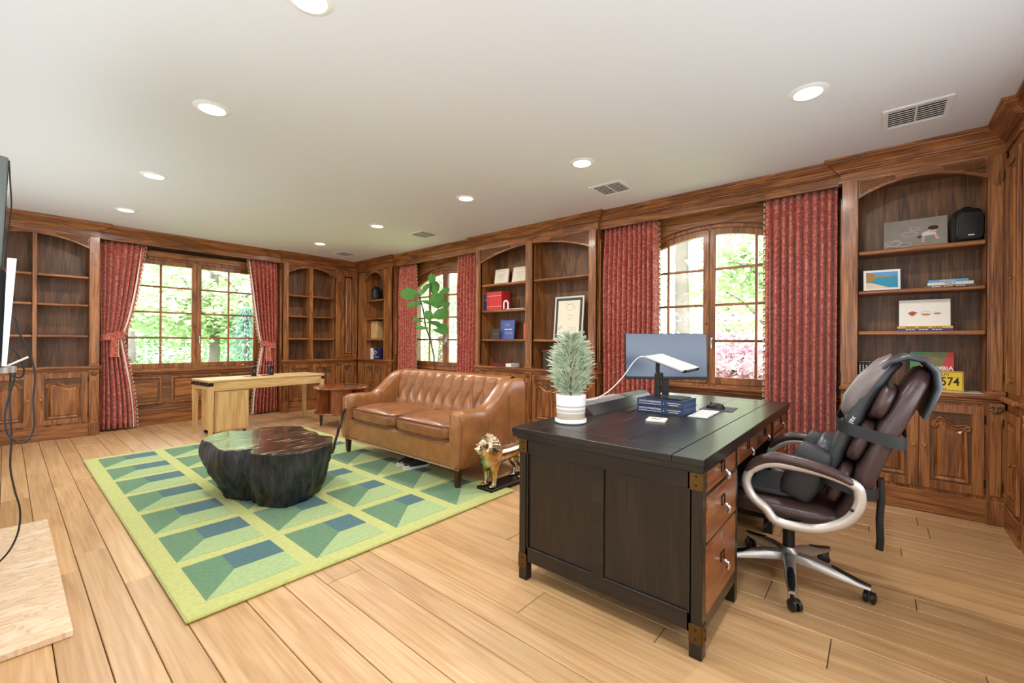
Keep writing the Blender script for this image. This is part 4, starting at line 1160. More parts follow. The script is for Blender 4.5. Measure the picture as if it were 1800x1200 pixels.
for j in range(nz_):
    f = j/(nz_-1); rr = []
    for k, p in enumerate(ring):
        a = math.atan2(p.y, p.x)
        # foot outline: smaller, pulled towards the front of the stump
        foot = foot_at(a)
        g = f**.8
        base = foot.lerp(p, g)
        left = max(0, math.cos(a-2.6))
        bulge = math.sin(PI*f**1.4)*(.05*left+.012)
        nx_, ny_ = math.cos(a), math.sin(a)
        rg = -.030*abs(mnoise.noise(Vector((nx_*4.2+5, ny_*4.2, f*1.1))))**.8+.030*mnoise.noise(Vector((nx_*2.5, ny_*2.5, f*2.0)))+.016*mnoise.noise(Vector((nx_*13, ny_*13, f*2.5)))+.008*mnoise.noise(Vector((nx_*30, ny_*30, f*9)))
        n_ = Vector((nx_, ny_, 0))
        q_ = base+n_*(bulge+rg*(1-.8*f**8))
        rr.append((q_.x, q_.y, f*.412))
    rings.append(rr)
MB().loft(rings).build('trunk', 'charred_wood', t, smooth=70)
MB().loft([[(p.x*.995, p.y*.995, .405) for p in ring], [(p.x*.985, p.y*.985, .417) for p in ring]]).build('polished_top', 'stump_top', t, smooth=20)

# ================================================================ BRASS LION
m, nt, p, N, L = newmat('lion_brass'); p.inputs['Metallic'].default_value = 1; p.inputs['Roughness'].default_value = .26
tc = N('ShaderNodeTexCoord'); sx = N('ShaderNodeSeparateXYZ'); L(tc.outputs['Object'], sx.inputs[0]); nz = N('ShaderNodeTexNoise'); nz.inputs['Scale'].default_value = 9; L(tc.outputs['Object'], nz.inputs['Vector'])
r = N('ShaderNodeValToRGB'); r.color_ramp.elements[0].position = .4; r.color_ramp.elements[0].color = S(196, 156, 92); r.color_ramp.elements[1].position = .6; r.color_ramp.elements[1].color = S(214, 206, 188)
L(nz.outputs['Fac'], r.inputs['Fac']); L(r.outputs[0], p.inputs['Base Color'])
t = thing('lion_statue', 'polished brass standing lion statue on a dark base beside the sofa arm', 'statue', (2.565, 2.45, RH))
MB().box(-.025, .52, -.085, .085, 0, .022, .004).build('base', 'dark_iron', t)
q = MB()
# body along +x, head at x~0 looking along -x
q.tube(bez([(.06, 0, .265), (.16, 0, .262), (.28, 0, .262), (.40, 0, .268), (.46, 0, .262)], 4), [.075, .078, .078, .076, .072, .070, .068, .066, .064, .063, .062, .064, .066, .068, .066, .060, .045], 16)
q.ball((.045, 0, .265), (.098, .098, .108), 18, 12)
q.ball((.035, 0, .318), (.108, .108, .112), 18, 12)            # mane
q.ball((.055, 0, .375), (.055, .060, .060), 16, 10)
q.ball((.02, 0, .275), (.050, .062, .080), 14, 9)
q.ball((-.034, 0, .368), (.064, .060, .060), 16, 10)           # skull
q.ball((-.088, 0, .348), (.040, .038, .033), 14, 9)            # muzzle
q.ball((-.122, 0, .358), (.013, .018, .011), 10, 6)            # nose
q.ball((-.080, 0, .320), (.032, .030, .016), 12, 7)            # jaw
for s in (-1, 1):
    q.ball((-.082, s*.030, .386), (.014, .012, .010), 8, 6)    # brow
    q.ball((.012, s*.050, .410), (.014, .012, .018), 10, 6)    # ear
    q.tube(bez([(.06, s*.045, .25), (.045, s*.048, .18), (.05, s*.046, .11), (.045, s*.046, .05), (.04, s*.046, .030)], 4), [.050]*3+[.046, .041, .037, .029, .027, .025, .024, .023, .022, .021, .021, .022, .023, .024], 12)
    q.ball((.025, s*.046, .034), (.036, .024, .015), 12, 7)
    q.tube(bez([(.42, s*.042, .25), (.40, s*.046, .20), (.385, s*.048, .155), (.425, s*.048, .10), (.41, s*.048, .05), (.405, s*.048, .030)], 4), [.055]*3+[.052, .048, .043, .038, .034, .030, .027, .025, .023, .022, .021, .020, .020, .020, .021, .021, .022, .022], 12)
    q.ball((.385, s*.048, .034), (.036, .023, .015), 12, 7)
for k in range(26):
    a = 2*PI*k/26; rr = .090
    q.tube(bez([(-.005, rr*math.cos(a)*.8, .365+rr*math.sin(a)*.8), (.04, rr*1.2*math.cos(a), .350+rr*1.2*math.sin(a)), (.08, rr*1.15*math.cos(a), .315+rr*math.sin(a))], 3), .011, 6)
q.tube(bez([(.45, 0, .28), (.50, 0, .25), (.51, 0, .18), (.49, 0, .10)], 4), .012, 8); q.ball((.49, 0, .09), (.018, .018, .03), 8, 6)
o = q.build('lion_body', 'lion_brass', t, smooth=180)
rm = o.modifiers.new('union', 'REMESH'); rm.mode = 'VOXEL'; rm.voxel_size = .005; rm.use_smooth_shade = True
sm = o.modifiers.new('soft', 'SMOOTH'); sm.iterations = 3; sm.factor = .4
for s in (-1, 1): MB().ball((-.092, s*.030, .372), .0075, 8, 6).build('eye', 'dark_iron', t)

# ================================================================ PALE WRITING DESK AND DRUM TABLE
t = thing('writing_desk', 'pale oak writing desk with black metal corner straps under the wide window', 'desk', (1.655, 6.385, 0), rad(5.5))
WL, WD, WH = 1.56, .55, .725
MB().box(0, WL, 0, WD, WH-.022, WH, .003).build('top', 'light_oak_x', t)
for y0 in (.012, WD-.034): MB().box(.05, WL-.05, y0, y0+.022, .585, WH-.022, .002).build('apron', 'light_oak_x', t)
for x0 in (.012, WL-.034): MB().box(x0, x0+.022, .05, WD-.05, .60, WH-.022, .002).build('side_rail', 'light_oak_y', t)
for x0, y0 in ((.004, .004), (WL-.059, .004), (.004, WD-.059), (WL-.059, WD-.059)):
    cx_, cy_ = x0+.0275, y0+.0275
    MB().loft([[(cx_+dx*w, cy_+dy*w, z) for dx, dy in ((-1, -1), (1, -1), (1, 1), (-1, 1))] for w, z in ((.019, 0), (.0275, .5), (.0275, WH-.022))]).build('leg', 'light_oak_z', t, smooth=0)
for x0 in (-.003, WL-.052):
    q = MB(); q.box(x0, x0+.055, -.003, WD+.003, .650, .694, .001)
    st = q.build('metal_strap', 'dark_iron', t)
    for k in range(5): MB().ball((x0 if x0 < 0 else x0+.055, .05+k*.112, .672), .005, 7, 5).build('rivet', 'steel', st)
t = thing('drawer_pedestal', 'pale oak rolling pedestal on casters under the writing desk', 'cabinet', (1.735, 6.42, 0), rad(5.5))
MB().box(0, .40, 0, .43, .055, .578, .003).build('body', 'light_oak_z', t)
MB().box(.012, .388, -.008, .002, .07, .565, .002).build('front_panel', 'light_oak_z', t)
for x in (.04, .36):
    for y in (.04, .39):
        q = MB(); q.tube([(x, y, .057), (x, y, .03)], .008, 7)
        q.M = Matrix.Translation((x, y, .022)) @ Matrix.Rotation(PI/2, 4, 'X'); q.lathe([(.001, -.010), (.022, -.010), (.022, .010), (.001, .010)], 12); q.build('caster', 'black_plastic', t)
dc = ray(600, 678); dc = Vector((0, 0, EYE))+dc*6.35
t = thing('drum_table', 'round mahogany drum table with open book niches behind the sofa arm', 'side table', (dc.x, dc.y, 0), rad(39))
MB().lathe([(.001, .535), (.35, .535), (.372, .545), (.378, .557), (.372, .568), (.35, .572), (.001, .572)], 48).build('top', 'mahogany_x', t, smooth=40)
MB().lathe([(.001, .188), (.35, .188), (.362, .198), (.358, .212), (.34, .216), (.001, .216)], 48).build('bottom_disc', 'mahogany_x', t, smooth=40)
for k in range(4):
    a0 = k*90
    pts = [(.33*math.cos(rad(a0+i*5)), .33*math.sin(rad(a0+i*5))) for i in range(10)]; ins = [(.31*math.cos(rad(a0+i*5)), .31*math.sin(rad(a0+i*5))) for i in range(9, -1, -1)]
    MB().prism(pts+ins, 'z', .216, .536).build('curved_panel', 'mahogany_z', t, smooth=30)
    for aa in (a0, a0+45):
        q = MB(); q.M = Matrix.Rotation(rad(aa), 4, 'Z'); q.box(.06, .335, -.009, .009, .214, .537); q.build('divider', 'mahogany_z', t, smooth=0)
    q = MB(); q.M = Matrix.Rotation(rad(a0+22), 4, 'Z'); q.loft([[(.27+dx*w, dy*w, z) for dx, dy in ((-1, -1), (1, -1), (1, 1), (-1, 1))] for w, z in ((.014, 0), (.024, .19))]); q.build('leg', 'light_oak_z' if k in (2, 3) else 'leg_wood', t, smooth=0)
q = MB(); q.box(-.11, .11, -.025, .025, 0, .016, .006)
q.build('remote_control', 'black_plastic', label='slim black remote control lying on the round drum table', cat='remote control', loc=(dc.x+.17, dc.y+.02, .572), rot=rad(-38))
# ================================================================ THINGS ON THE DARK DESK
DZ = .80
# potted cypress
t = thing('potted_cypress', 'small frosted green cypress in a striped white ceramic pot on the desk', 'potted plant', (2.034, 1.297, DZ))
m, nt, p, N, L = newmat('striped_glaze'); tc = N('ShaderNodeTexCoord'); sp = N('ShaderNodeSeparateXYZ'); L(tc.outputs['Object'], sp.inputs[0])
r = N('ShaderNodeValToRGB'); r.color_ramp.interpolation = 'CONSTANT'; mr = N('ShaderNodeMapRange'); mr.inputs['From Max'].default_value = .16; L(sp.outputs['Z'], mr.inputs[0]); L(mr.outputs[0], r.inputs[0])
e = r.color_ramp.elements; e[0].color = S(206, 190, 172); e[1].position = .36; e[1].color = S(240, 238, 235)
for ps, c in ((.40, S(205, 196, 192)), (.50, S(240, 238, 235)), (.56, S(196, 186, 182)), (.62, S(244, 243, 241))): k = e.new(ps); k.color = c
L(r.outputs[0], p.inputs['Base Color']); p.inputs['Roughness'].default_value = .25
MB().lathe([(.001, .012), (.066, .012), (.076, .022), (.081, .08), (.083, .155), (.078, .158), (.074, .150), (.001, .140)], 36).build('pot', 'striped_glaze', t, smooth=50)
MB().lathe([(.001, 0), (.078, 0), (.088, .008), (.086, .024), (.080, .026), (.078, .014), (.001, .013)], 36).build('saucer', 'white_plastic', t, smooth=50)
foliage_mat('cypress_leaf', [S(172, 192, 160), S(210, 222, 198), S(240, 244, 232)], .3)
MB().tube([(0, 0, .14), (0, .0, .40)], [.008, .003], 7).build('stem', 'bark', t)
R = random.Random(5); q = MB()
for i in range(1500):
    f = R.random(); z = .155+.325*f; r0 = .118*(math.sin(PI*(.14+.80*f))**.85)
    a = R.random()*2*PI; rr = r0*R.random()**.5*.85
    b = Vector((rr*math.cos(a), rr*math.sin(a), z)); d = Vector((math.cos(a)*.9, math.sin(a)*.9, .75+R.gauss(0, .3))).normalized(); ln = R.uniform(.022, .058)
    tip = b+d*ln+Vector((math.cos(a), math.sin(a), -.4))*.010
    q.tube([b, b+d*ln*.6, tip], [.0028, .0026, .0012], 3)
q.build('foliage', 'cypress_leaf', t, smooth=0, kind='stuff', fixn=False)
# two blue books under the laptop stand
plain('navy_cover', S(40, 56, 92), .45); plain('navy_side', S(62, 84, 128), .5)
for k, lab in ((0, 'lower navy Dutch Paintings volume of the stack under the laptop stand'), (1, 'upper navy Dutch Paintings volume of the stack under the laptop stand')):
    t = thing('book', lab, 'book', (2.655, 1.187, DZ+.0435*k), -PI/2)
    w, d, h = .295, .245, .0432      # local x along the spine, y away from the spine
    MB().box(.003, w-.003, .004, d-.003, .003, h-.003).build('pages', 'navy_side', t, smooth=0)
    q = MB(); q.box(0, w, 0, d, 0, .003); q.box(0, w, 0, d, h-.003, h); q.box(0, w, 0, .004, .002, h-.002); q.build('cover', 'navy_cover', t, smooth=0)
    text('DUTCH PAINTINGS', .016, 'white_print', frame_m((.085, -.0006, .028), (1, 0, 0), (0, 0, 1)), t, sx=1.0)
    text('IN THE METROPOLITAN MUSEUM OF ART', .0078, 'white_print', frame_m((.085, -.0006, .013), (1, 0, 0), (0, 0, 1)), t)
    text('II' if k == 0 else 'I', .014, 'white_print', frame_m((.172, -.0006, .020), (1, 0, 0), (0, 0, 1)), t)
    bars(t, 'gold_print', frame_m((.235, -.0006, .021), (1, 0, 0), (0, 0, 1)), [(-.042, .042, .006), (-.030, .030, -.006)], .004)
# laptop stand and closed laptop
t = thing('laptop_stand', 'black column laptop stand standing on the navy books', 'stand', (2.80, 1.05, DZ+.087))
q = MB(); q.box(-.10, .10, -.125, .10, 0, .006, .003); q.build('foot_plate', 'dark_iron', t)
q = MB(); q.box(-.016, .016, .045, .077, .005, .155, .003); q.build('column', 'black_plastic', t)
q = MB(); q.box(-.010, .010, .050, .072, .15, .2445, .003)
q.build('inner_column', 'black_plastic', t); MB().box(-.02, .02, .030, .05, .12, .16, .004).build('clamp', 'black_plastic', t)
lap = [Vector(p) for p in ((2.68, 1.166, 1.156), (2.68, .911, 1.076), (2.92, .884, 1.088), (2.92, 1.117, 1.160))]
lx = (lap[2]-lap[1]).normalized(); ly = lap[0]-lap[1]; ly = ly-lx*lx.dot(ly)
M = frame_m(sum(lap, Vector())/4, lx, ly)
q = MB(); q.M = Matrix.Translation(Vector((-2.80, -1.05, -DZ-.087))) @ M; q.box(-.105, .105, -.142, .12, -.0145, -.0083, .002); q.box(-.10, -.075, -.143, -.1352, -.0145, .005, .002); q.box(.075, .10, -.143, -.1352, -.0145, .005, .002); q.build('tray', 'black_plastic', t)
t = thing('laptop', 'closed silver laptop tilted on the black stand', 'laptop', (0, 0, 0)); t.matrix_world = M; LAPTOP = M.copy()
plain('aluminium', S(206, 208, 213), .35, .5)
MB().box(-.12, .12, -.135, .135, -.0085, -.003, .002).build('base', 'aluminium', t); MB().box(-.12, .12, -.135, .135, -.0028, .002, .002).build('lid', 'aluminium', t)
MB().box(-.010, .010, -.014, .014, .0019, .0024, .0).build('emblem', 'steel', t)
# monitor facing the camera side of the desk
mc = Vector((3.25, 1.24, 0)); rzm = math.atan2(-math.sin(YAW), math.cos(YAW))
plain('screen', S(84, 102, 128), .3, spec=1.0)  # switched-off screen; blue-grey reflection of the room put into its colour
t = thing('monitor', 'wide dark computer monitor standing on the desk before the arched window', 'monitor', (3.25, 1.215, DZ), rzm)
q = MB(); q.M = Matrix.Rotation(rad(-4), 4, 'X') @ Matrix.Translation((0, 0, 0)); q.box(-.312, .312, 0, .022, .165, .515, .004); q.build('housing', 'black_plastic', t)
q = MB(); q.M = Matrix.Rotation(rad(-4), 4, 'X'); q.box(-.307, .307, -.0015, .002, .186, .511); q.build('screen_glass', 'screen', t, smooth=0)
q = MB(); q.box(-.025, .025, .03, .05, .01, .32, .004); q.build('stand_neck', 'black_plastic', t); MB().box(-.10, .10, -.06, .02, 0, .012, .004).build('stand_foot', 'black_plastic', t)
# keyboard, mouse, mat, coaster
t = thing('keyboard', 'thin white keyboard beside the navy books', 'keyboard', (2.81, .818, DZ), rad(2))
MB().box(-.155, .155, -.058, .058, 0, .007, .003).build('case', 'aluminium', t)
q = MB()
for r_ in range(5):
    for c_ in range(14): q.box(-.148+c_*.0212, -.148+c_*.0212+.018, -.050+r_*.0205, -.050+r_*.0205+.0175, .006, .0088, .001)
q.build('keys', 'white_plastic', t, kind='stuff')
MB().box(-.11, .11, -.10, .10, 0, .003, .001).build('mouse_mat', plain('mat_grey', S(58, 62, 68), .7), label='small dark grey mouse mat at the desk edge', cat='mouse mat', loc=(3.115, .815, DZ), rot=rad(4))
t = thing('computer_mouse', 'black computer mouse on the small grey mat', 'mouse', (3.11, .835, DZ+.003), rad(80))
MB().grid(lambda u, v: (.062*math.cos(2*PI*u)*math.sin(PI*v*.5), .034*math.sin(2*PI*u)*math.sin(PI*v*.5)*(1+.1*math.cos(2*PI*u)), .001+.036*math.cos(PI*v*.5)**.8*(1-.25*math.cos(2*PI*u)*math.sin(PI*v*.5))), 28, 12, cu=True).build('shell', 'black_plastic', t, smooth=180)
MB().tube([(.03, -.004, .033), (.03, .004, .033)], .006, 10).build('wheel', 'dark_iron', t)
q = MB(); q.box(-.052, .052, -.052, .052, 0, .010, .002)
t = q.build('coaster', 'paper', label='small square marble coaster near the front of the desk', cat='coaster', loc=(2.415, .962, DZ), rot=rad(12))
R = random.Random(9); q = MB()
for k in range(7): q.tube([(R.uniform(-.04, .04), R.uniform(-.04, .04), .0102), (R.uniform(-.04, .04), R.uniform(-.04, .04), .0102)], .0016, 4)
q.build('veining', plain('vein', S(150, 120, 100), .6), t, smooth=0)
# long wedge writing slope with papers
plain('dark_leather', S(58, 34, 26), .4, var=.15, bscale=60); plain('folder_green', S(96, 108, 92), .6)
t = thing('writing_slope', 'long dark leather writing slope with papers along the desk edge', 'organiser', (2.32, 1.31, DZ))
MB().prism([(0, 0), (.14, 0), (.14, .052), (.060, .052)], 'x', 0, .95).build('slope', plain('slope_black', S(30, 24, 22), .4), t, smooth=20)
MB().prism([(0, 0), (.138, 0), (.138, .074), (.070, .074), (.056, .050)], 'x', -.008, 0).build('end_cap', 'dark_leather', t, smooth=20)
plain('page_edge', S(150, 142, 138), .8)
for k in range(4): MB().prism([(.062+.004*k, .0523+.006*k), (.138, .0523+.006*k), (.138, .057+.006*k), (.065+.004*k, .057+.006*k)], 'x', .004+.004*k, .56-.02*k).build('paper_sheaf', 'page_edge', t, smooth=0)
MB().prism([(.065, .0523), (.138, .0523), (.138, .066), (.072, .066)], 'x', .58, .95).build('folder', 'folder_green', t, smooth=0)
plain('cable_white', S(236, 236, 234), .5); plain('cable_black', S(28, 28, 30), .5)
MB().tube(bez([LAPTOP @ Vector((-.100, .128, -.004)), (2.69, 1.19, 1.148), (2.67, 1.225, 1.11), (2.62, 1.27, 1.02), (2.52, 1.32, .93), (2.43, 1.37, .884), (2.36, 1.40, .880)], 8), .0032, 7).build('charging_cable', 'cable_white', label='thin white cable from the laptop down to the writing slope', cat='cable')
MB().tube(bez([(2.62, 1.30, .803), (2.56, 1.22, .803), (2.60, 1.21, .803), (2.78, 1.24, .803), (2.95, 1.28, .803), (3.10, 1.29, .803)], 8), .003, 7).build('desk_cable', 'cable_black', label='thin black cable lying on the desk behind the navy books', cat='cable')

# ================================================================ ON THE SHELVES
def stand(name, label, cat, y, z, x, group=None): return thing(name, label, cat, (x, y, z), -PI/2, group)   # local x to the right along the shelf, y into it
def lean_panel(t, w, h, th, deg, m, name, y=0.0, z=0.0, ins=0, parent=None):
    q = MB(); q.M = Matrix.Translation((0, y, z)) @ Matrix.Rotation(rad(-deg), 4, 'X'); q.box(-w/2+ins, w/2-ins, 0, th, ins, h-ins, .0015); return q.build(name, m, parent or t)
def LM(deg, x, z, y=-.0008): return Matrix.Rotation(rad(-deg), 4, 'X') @ frame_m((x, y, z), (1, 0, 0), (0, 0, 1))
def poly(t, deg, pts, m, name, y=-.0006, parent=None):
    q = MB(); q.M = Matrix.Rotation(rad(-deg), 4, 'X'); q.prism([(x, z) for x, z in pts], 'y', y, y+.0012); return q.build(name, m, parent or t, smooth=0)
def ell(cx, cz, rx, rz, n=16, a0=0, a1=360): return [(cx+rx*math.cos(rad(a0+(a1-a0)*k/n)), cz+rz*math.sin(rad(a0+(a1-a0)*k/n))) for k in range(n if a1-a0 == 360 else n+1)]
def lines(t, deg, segs, m, name, r=.0011, y=-.0008):
    q = MB(); q.M = Matrix.Rotation(rad(-deg), 4, 'X')
    for s in segs: q.tube([(x, y, z) for x, z in s], r, 4)
    return q.build(name, m, t, smooth=0, kind='stuff')
def speaker(t):
    plain('speaker_cloth', S(34, 36, 38), .7, bump=.2, bscale=400) if 'speaker_cloth' not in MATS else None
    rings = []
    for z, k in ((0, .86), (.012, .97), (.06, 1), (.17, .97), (.215, .90), (.232, .74)):
        rings.append([(.078*k*math.copysign(abs(math.cos(a))**.5, math.cos(a)), .072*k*math.copysign(abs(math.sin(a))**.5, math.sin(a)), z+.012) for a in [2*PI*i/28 for i in range(28)]])
    MB().loft(rings).build('cabinet', 'black_plastic', t, smooth=40)
    rr = [[(.064*k*math.copysign(abs(math.cos(a))**.4, math.cos(a)), yy, .118+.095*k*math.copysign(abs(math.sin(a))**.4, math.sin(a))) for a in [2*PI*i/28 for i in range(28)]] for k, yy in ((1.04, -.066), (1.02, -.078), (.96, -.081))]
    MB().loft(rr).build('grille', 'speaker_cloth', t, smooth=40)
    MB().ball((.0, .0, .245), (.034, .034, .026), 16, 9).build('swivel_mount', 'black_plastic', t)
    MB().box(-.016, .016, -.083, -.080, .045, .053).build('badge', 'white_print', t, smooth=0)
    MB().lathe([(.05, 0), (.05, .013)], 20).build('foot', 'black_plastic', t)
Z1, Z2, Z3, Z0 = 1.984, 1.668, 1.345, .878
# --- plate bookcase
t = stand('canvas_print', 'grey photo canvas of a child crawling over chalk drawings', 'picture', -.215, Z1, 4.585)
lean_panel(t, .365, .245, .018, 9, plain('asphalt', S(146, 138, 128), .8, var=.08, bscale=90), 'canvas')
ch = [ell(-.125, .06, .05, .020), ell(-.06, .045, .04, .018), ell(-.03, .125, .045, .018), ell(.0, .165, .03, .012)]
lines(t, 9, [c+[c[0]] for c in ch]+[[(-.17, .03), (-.11, .085), (-.08, .08)], [(-.16, .05), (-.10, .03)]], 'white_print', 'chalk_lines', .0010)
plain('skin', S(222, 170, 140), .7); plain('hair_dark', S(44, 32, 28), .7); plain('shirt', S(206, 212, 222), .8)
poly(t, 9, [(.03, .095), (.045, .125), (.085, .140), (.115, .128), (.122, .105), (.095, .100), (.06, .098)], 'shirt', 'printed_shirt')
poly(t, 9, [(.045, .10), (.058, .10), (.052, .06), (.062, .052), (.036, .050), (.044, .06)], 'skin', 'printed_arm'); poly(t, 9, [(.110, .108), (.122, .104), (.130, .078), (.146, .070), (.120, .066), (.116, .078)], 'skin', 'printed_arm')
poly(t, 9, ell(.10, .142, .024, .022), 'skin', 'printed_face', -.0012); poly(t, 9, ell(.104, .158, .030, .017, 14, 0, 360), 'hair_dark', 'printed_hair', -.0018)
poly(t, 9, [(.012, .092), (.04, .112), (.045, .098), (.03, .082)], 'hair_dark', 'printed_trousers')
t = stand('shelf_speaker', 'black pod loudspeaker beside the grey canvas print', 'speaker', -.491, Z1, 4.57); t.rotation_euler = (0, 0, -PI/2+rad(12)); speaker(t)
t = stand('photo_frame', 'white framed photo of a beach cove on the shelf above the sketches', 'picture frame', -.022, Z2, 4.50); t.rotation_euler = (0, 0, -PI/2+rad(8))
lean_panel(t, .225, .165, .012, 5, 'white_plastic', 'frame')
poly(t, 5, [(-.097, .085), (.097, .098), (.097, .148), (-.097, .148)], plain('print_sky', S(96, 158, 216), .4), 'printed_sky')
poly(t, 5, [(-.097, .03), (.097, .02), (.097, .112), (-.097, .10)], plain('print_sea', S(48, 148, 176), .35), 'printed_sea', -.0010)
poly(t, 5, [(-.097, .017), (.06, .017), (-.02, .045), (-.06, .062), (-.097, .066)], plain('print_sand', S(226, 202, 168), .5), 'printed_sand', -.0014)
poly(t, 5, [(-.097, .062), (-.045, .085), (-.03, .11), (-.05, .138), (-.097, .146)], plain('print_cliff', S(168, 132, 62), .6), 'printed_cliff', -.0018); poly(t, 5, [(-.03, .104), (.097, .108), (.085, .118), (.03, .114), (-.02, .118)], 'print_cliff', 'printed_headland', -.0018)
t = thing('paperback', 'thick navy paperback standing behind the white beach photo frame', 'book', (4.55, -.125, Z2), -PI/2+rad(8)); MB().box(0, .022, .0, .15, 0, .165, .002).build('cover', 'navy_cover', t); MB().box(.003, .019, .002, .148, .1640, .1655).build('pages', 'pages', t)
def flat_book(label, y0, y1, z, h, x, d, col, name='book', txt=None, tm='white_print', group=None, sz=.6, rz=0):
    t = stand(name, label, 'book', (y0+y1)/2, z, x, group); t.rotation_euler = (0, 0, -PI/2+rad(rz)); w = abs(y1-y0)
    q = MB(); q.box(-w/2, w/2, 0, d, 0, .002); q.box(-w/2, w/2, 0, d, h-.002, h); q.box(-w/2, w/2, 0, .003, .001, h-.001); q.build('cover', col, t, smooth=0)
    MB().box(-w/2+.003, w/2-.003, .003, d-.003, .002, h-.002).build('pages', 'pages', t, smooth=0)
    if txt and txt.startswith('-'): bars(t, tm, frame_m((0, -.0006, h/2), (1, 0, 0), (0, 0, 1)), [(-w*.34+k*w*.06, -w*.34+k*w*.06+w*.045, 0) for k in range(11) if k not in (3, 7)], h*.32)
    elif txt: text(txt, h*sz, tm, frame_m((0, -.0006, h/2), (1, 0, 0), (0, 0, 1)), t)
    return t
plain('slate_cover', S(84, 96, 104), .5); plain('cream_cover', S(228, 220, 202), .5); plain('sky_cover', S(92, 160, 208), .5); plain('yellow_cover', S(222, 178, 64), .5); plain('blue_cover', S(42, 60, 140), .5)
flat_book('slate grey flat book at the bottom of the travel book stack', -.265, -.535, Z2, .016, 4.52, .19, 'slate_cover', txt='-', sz=.55)
flat_book('cream flat book titled ITALY in the travel book stack', -.285, -.525, Z2+.016, .024, 4.525, .18, 'cream_cover', txt='ITALY', tm='ink', sz=.9)
flat_book('light blue flat book titled PORTUGAL on top of the travel book stack', -.29, -.50, Z2+.040, .020, 4.53, .17, 'sky_cover', txt='PORTUGAL', sz=.8)
flat_book('blue flat book under the yellow book below the sketch board', -.115, -.42, Z3, .018, 4.50, .20, 'blue_cover', txt='-', sz=.5)
flat_book('yellow flat book under the sketch board', -.115, -.42, Z3+.018, .018, 4.50, .20, 'yellow_cover', txt='-', tm='ink', sz=.5)
t = stand('sketch_board', 'cream board with three small coloured food sketches', 'picture', -.268, Z3+.036, 4.53)
lean_panel(t, .285, .205, .010, 6, 'paper', 'board')
plain('print_red', S(190, 70, 56), .7); plain('print_orange', S(206, 140, 74), .7); plain('print_leaf', S(92, 128, 84), .7)
poly(t, 6, ell(-.066, .098, .018, .017), 'print_red', 'printed_tomato'); poly(t, 6, [(-.094, .102), (-.066, .118), (-.036, .106), (-.05, .094), (-.08, .094)], 'print_leaf', 'printed_leaves', -.0004)
poly(t, 6, ell(.010, .090, .026, .008), 'print_orange', 'printed_bread'); lines(t, 6, [ell(.010, .102, .028, .012)+[(.038, .102)]], 'ink', 'printed_outline', .0006)
poly(t, 6, ell(.072, .096, .021, .007), 'print_orange', 'printed_bowl'); lines(t, 6, [[(.060, .112), (.070, .122)], [(.05, .098), (.094, .098)]], 'ink', 'printed_strokes', .0006)
for k in range(8):
    t = stand('black_volume', 'matching black hardback with white spine lettering standing behind the massage pad', 'book', .110-.0205*k, Z0, 4.50, 'row of black volumes')
    MB().box(-.0098, .0098, 0, .16, 0, .22, .002).build('cover', 'black_plastic', t); MB().box(-.0075, .0075, .004, .158, .2195, .2208).build('pages', 'pages', t, smooth=0)
    bars(t, 'white_print', frame_m((0, -.0006, .15), (0, 0, -1), (1, 0, 0)), [(-.045+.016*k, -.034+.016*k, 0) for k in range(6)], .006)
t = stand('colombia_book', 'green and red picture book titled COLOMBIA standing behind the yellow plate', 'book', -.315, Z0+.018, 4.60)
m, nt, p, N, L = newmat('colombia_cover'); tc = N('ShaderNodeTexCoord'); nz = N('ShaderNodeTexNoise'); nz.inputs['Scale'].default_value = 9; nz.inputs['Detail'].default_value = 5; mp = N('ShaderNodeMapping'); mp.inputs['Location'].default_value = (.1, 0, -.1)
L(tc.outputs['Object'], mp.inputs[0]); L(mp.outputs[0], nz.inputs['Vector']); sp = N('ShaderNodeSeparateXYZ'); L(tc.outputs['Object'], sp.inputs[0])
ad = N('ShaderNodeMath'); ad.operation = 'MULTIPLY_ADD'; ad.inputs[1].default_value = 1.6; L(sp.outputs['X'], ad.inputs[0]); L(nz.outputs['Fac'], ad.inputs[2])
r = N('ShaderNodeValToRGB'); e = r.color_ramp.elements; e[0].position = .36; e[0].color = S(66, 132, 72); e[1].position = .58; e[1].color = S(206, 52, 44); k = e.new(.46); k.color = S(122, 122, 60); L(ad.outputs[0], r.inputs[0]); L(r.outputs[0], p.inputs['Base Color']); p.inputs['Roughness'].default_value = .35
lean_panel(t, .245, .29, .022, 5, 'colombia_cover', 'cover'); text('COLOMBIA', .042, 'white_print', LM(5, .012, .165), t, bold=.0008)
t = stand('licence_plate', 'yellow licence plate reading 574 leaning against the COLOMBIA book', 'licence plate', -.345, Z0+.018, 4.53)
plain('plate_yellow', S(232, 196, 44), .4)
lean_panel(t, .27, .150, .003, 8, 'plate_yellow', 'plate'); lines(t, 8, [[(-.128, .007), (.128, .007), (.128, .143), (-.128, .143), (-.128, .007)]], 'ink', 'border', .0018)
text('MEDELLIN', .026, 'ink', LM(8, .0, .124), t); text('574', .088, 'ink', LM(8, .064, .070), t, sx=.76, bold=.001); text('COLOMBIA', .018, 'ink', LM(8, .0, .018), t)
flat_book('white flat book lying under the yellow licence plate', -.20, -.575, Z0, .018, 4.47, .24, 'cream_cover', txt=None)
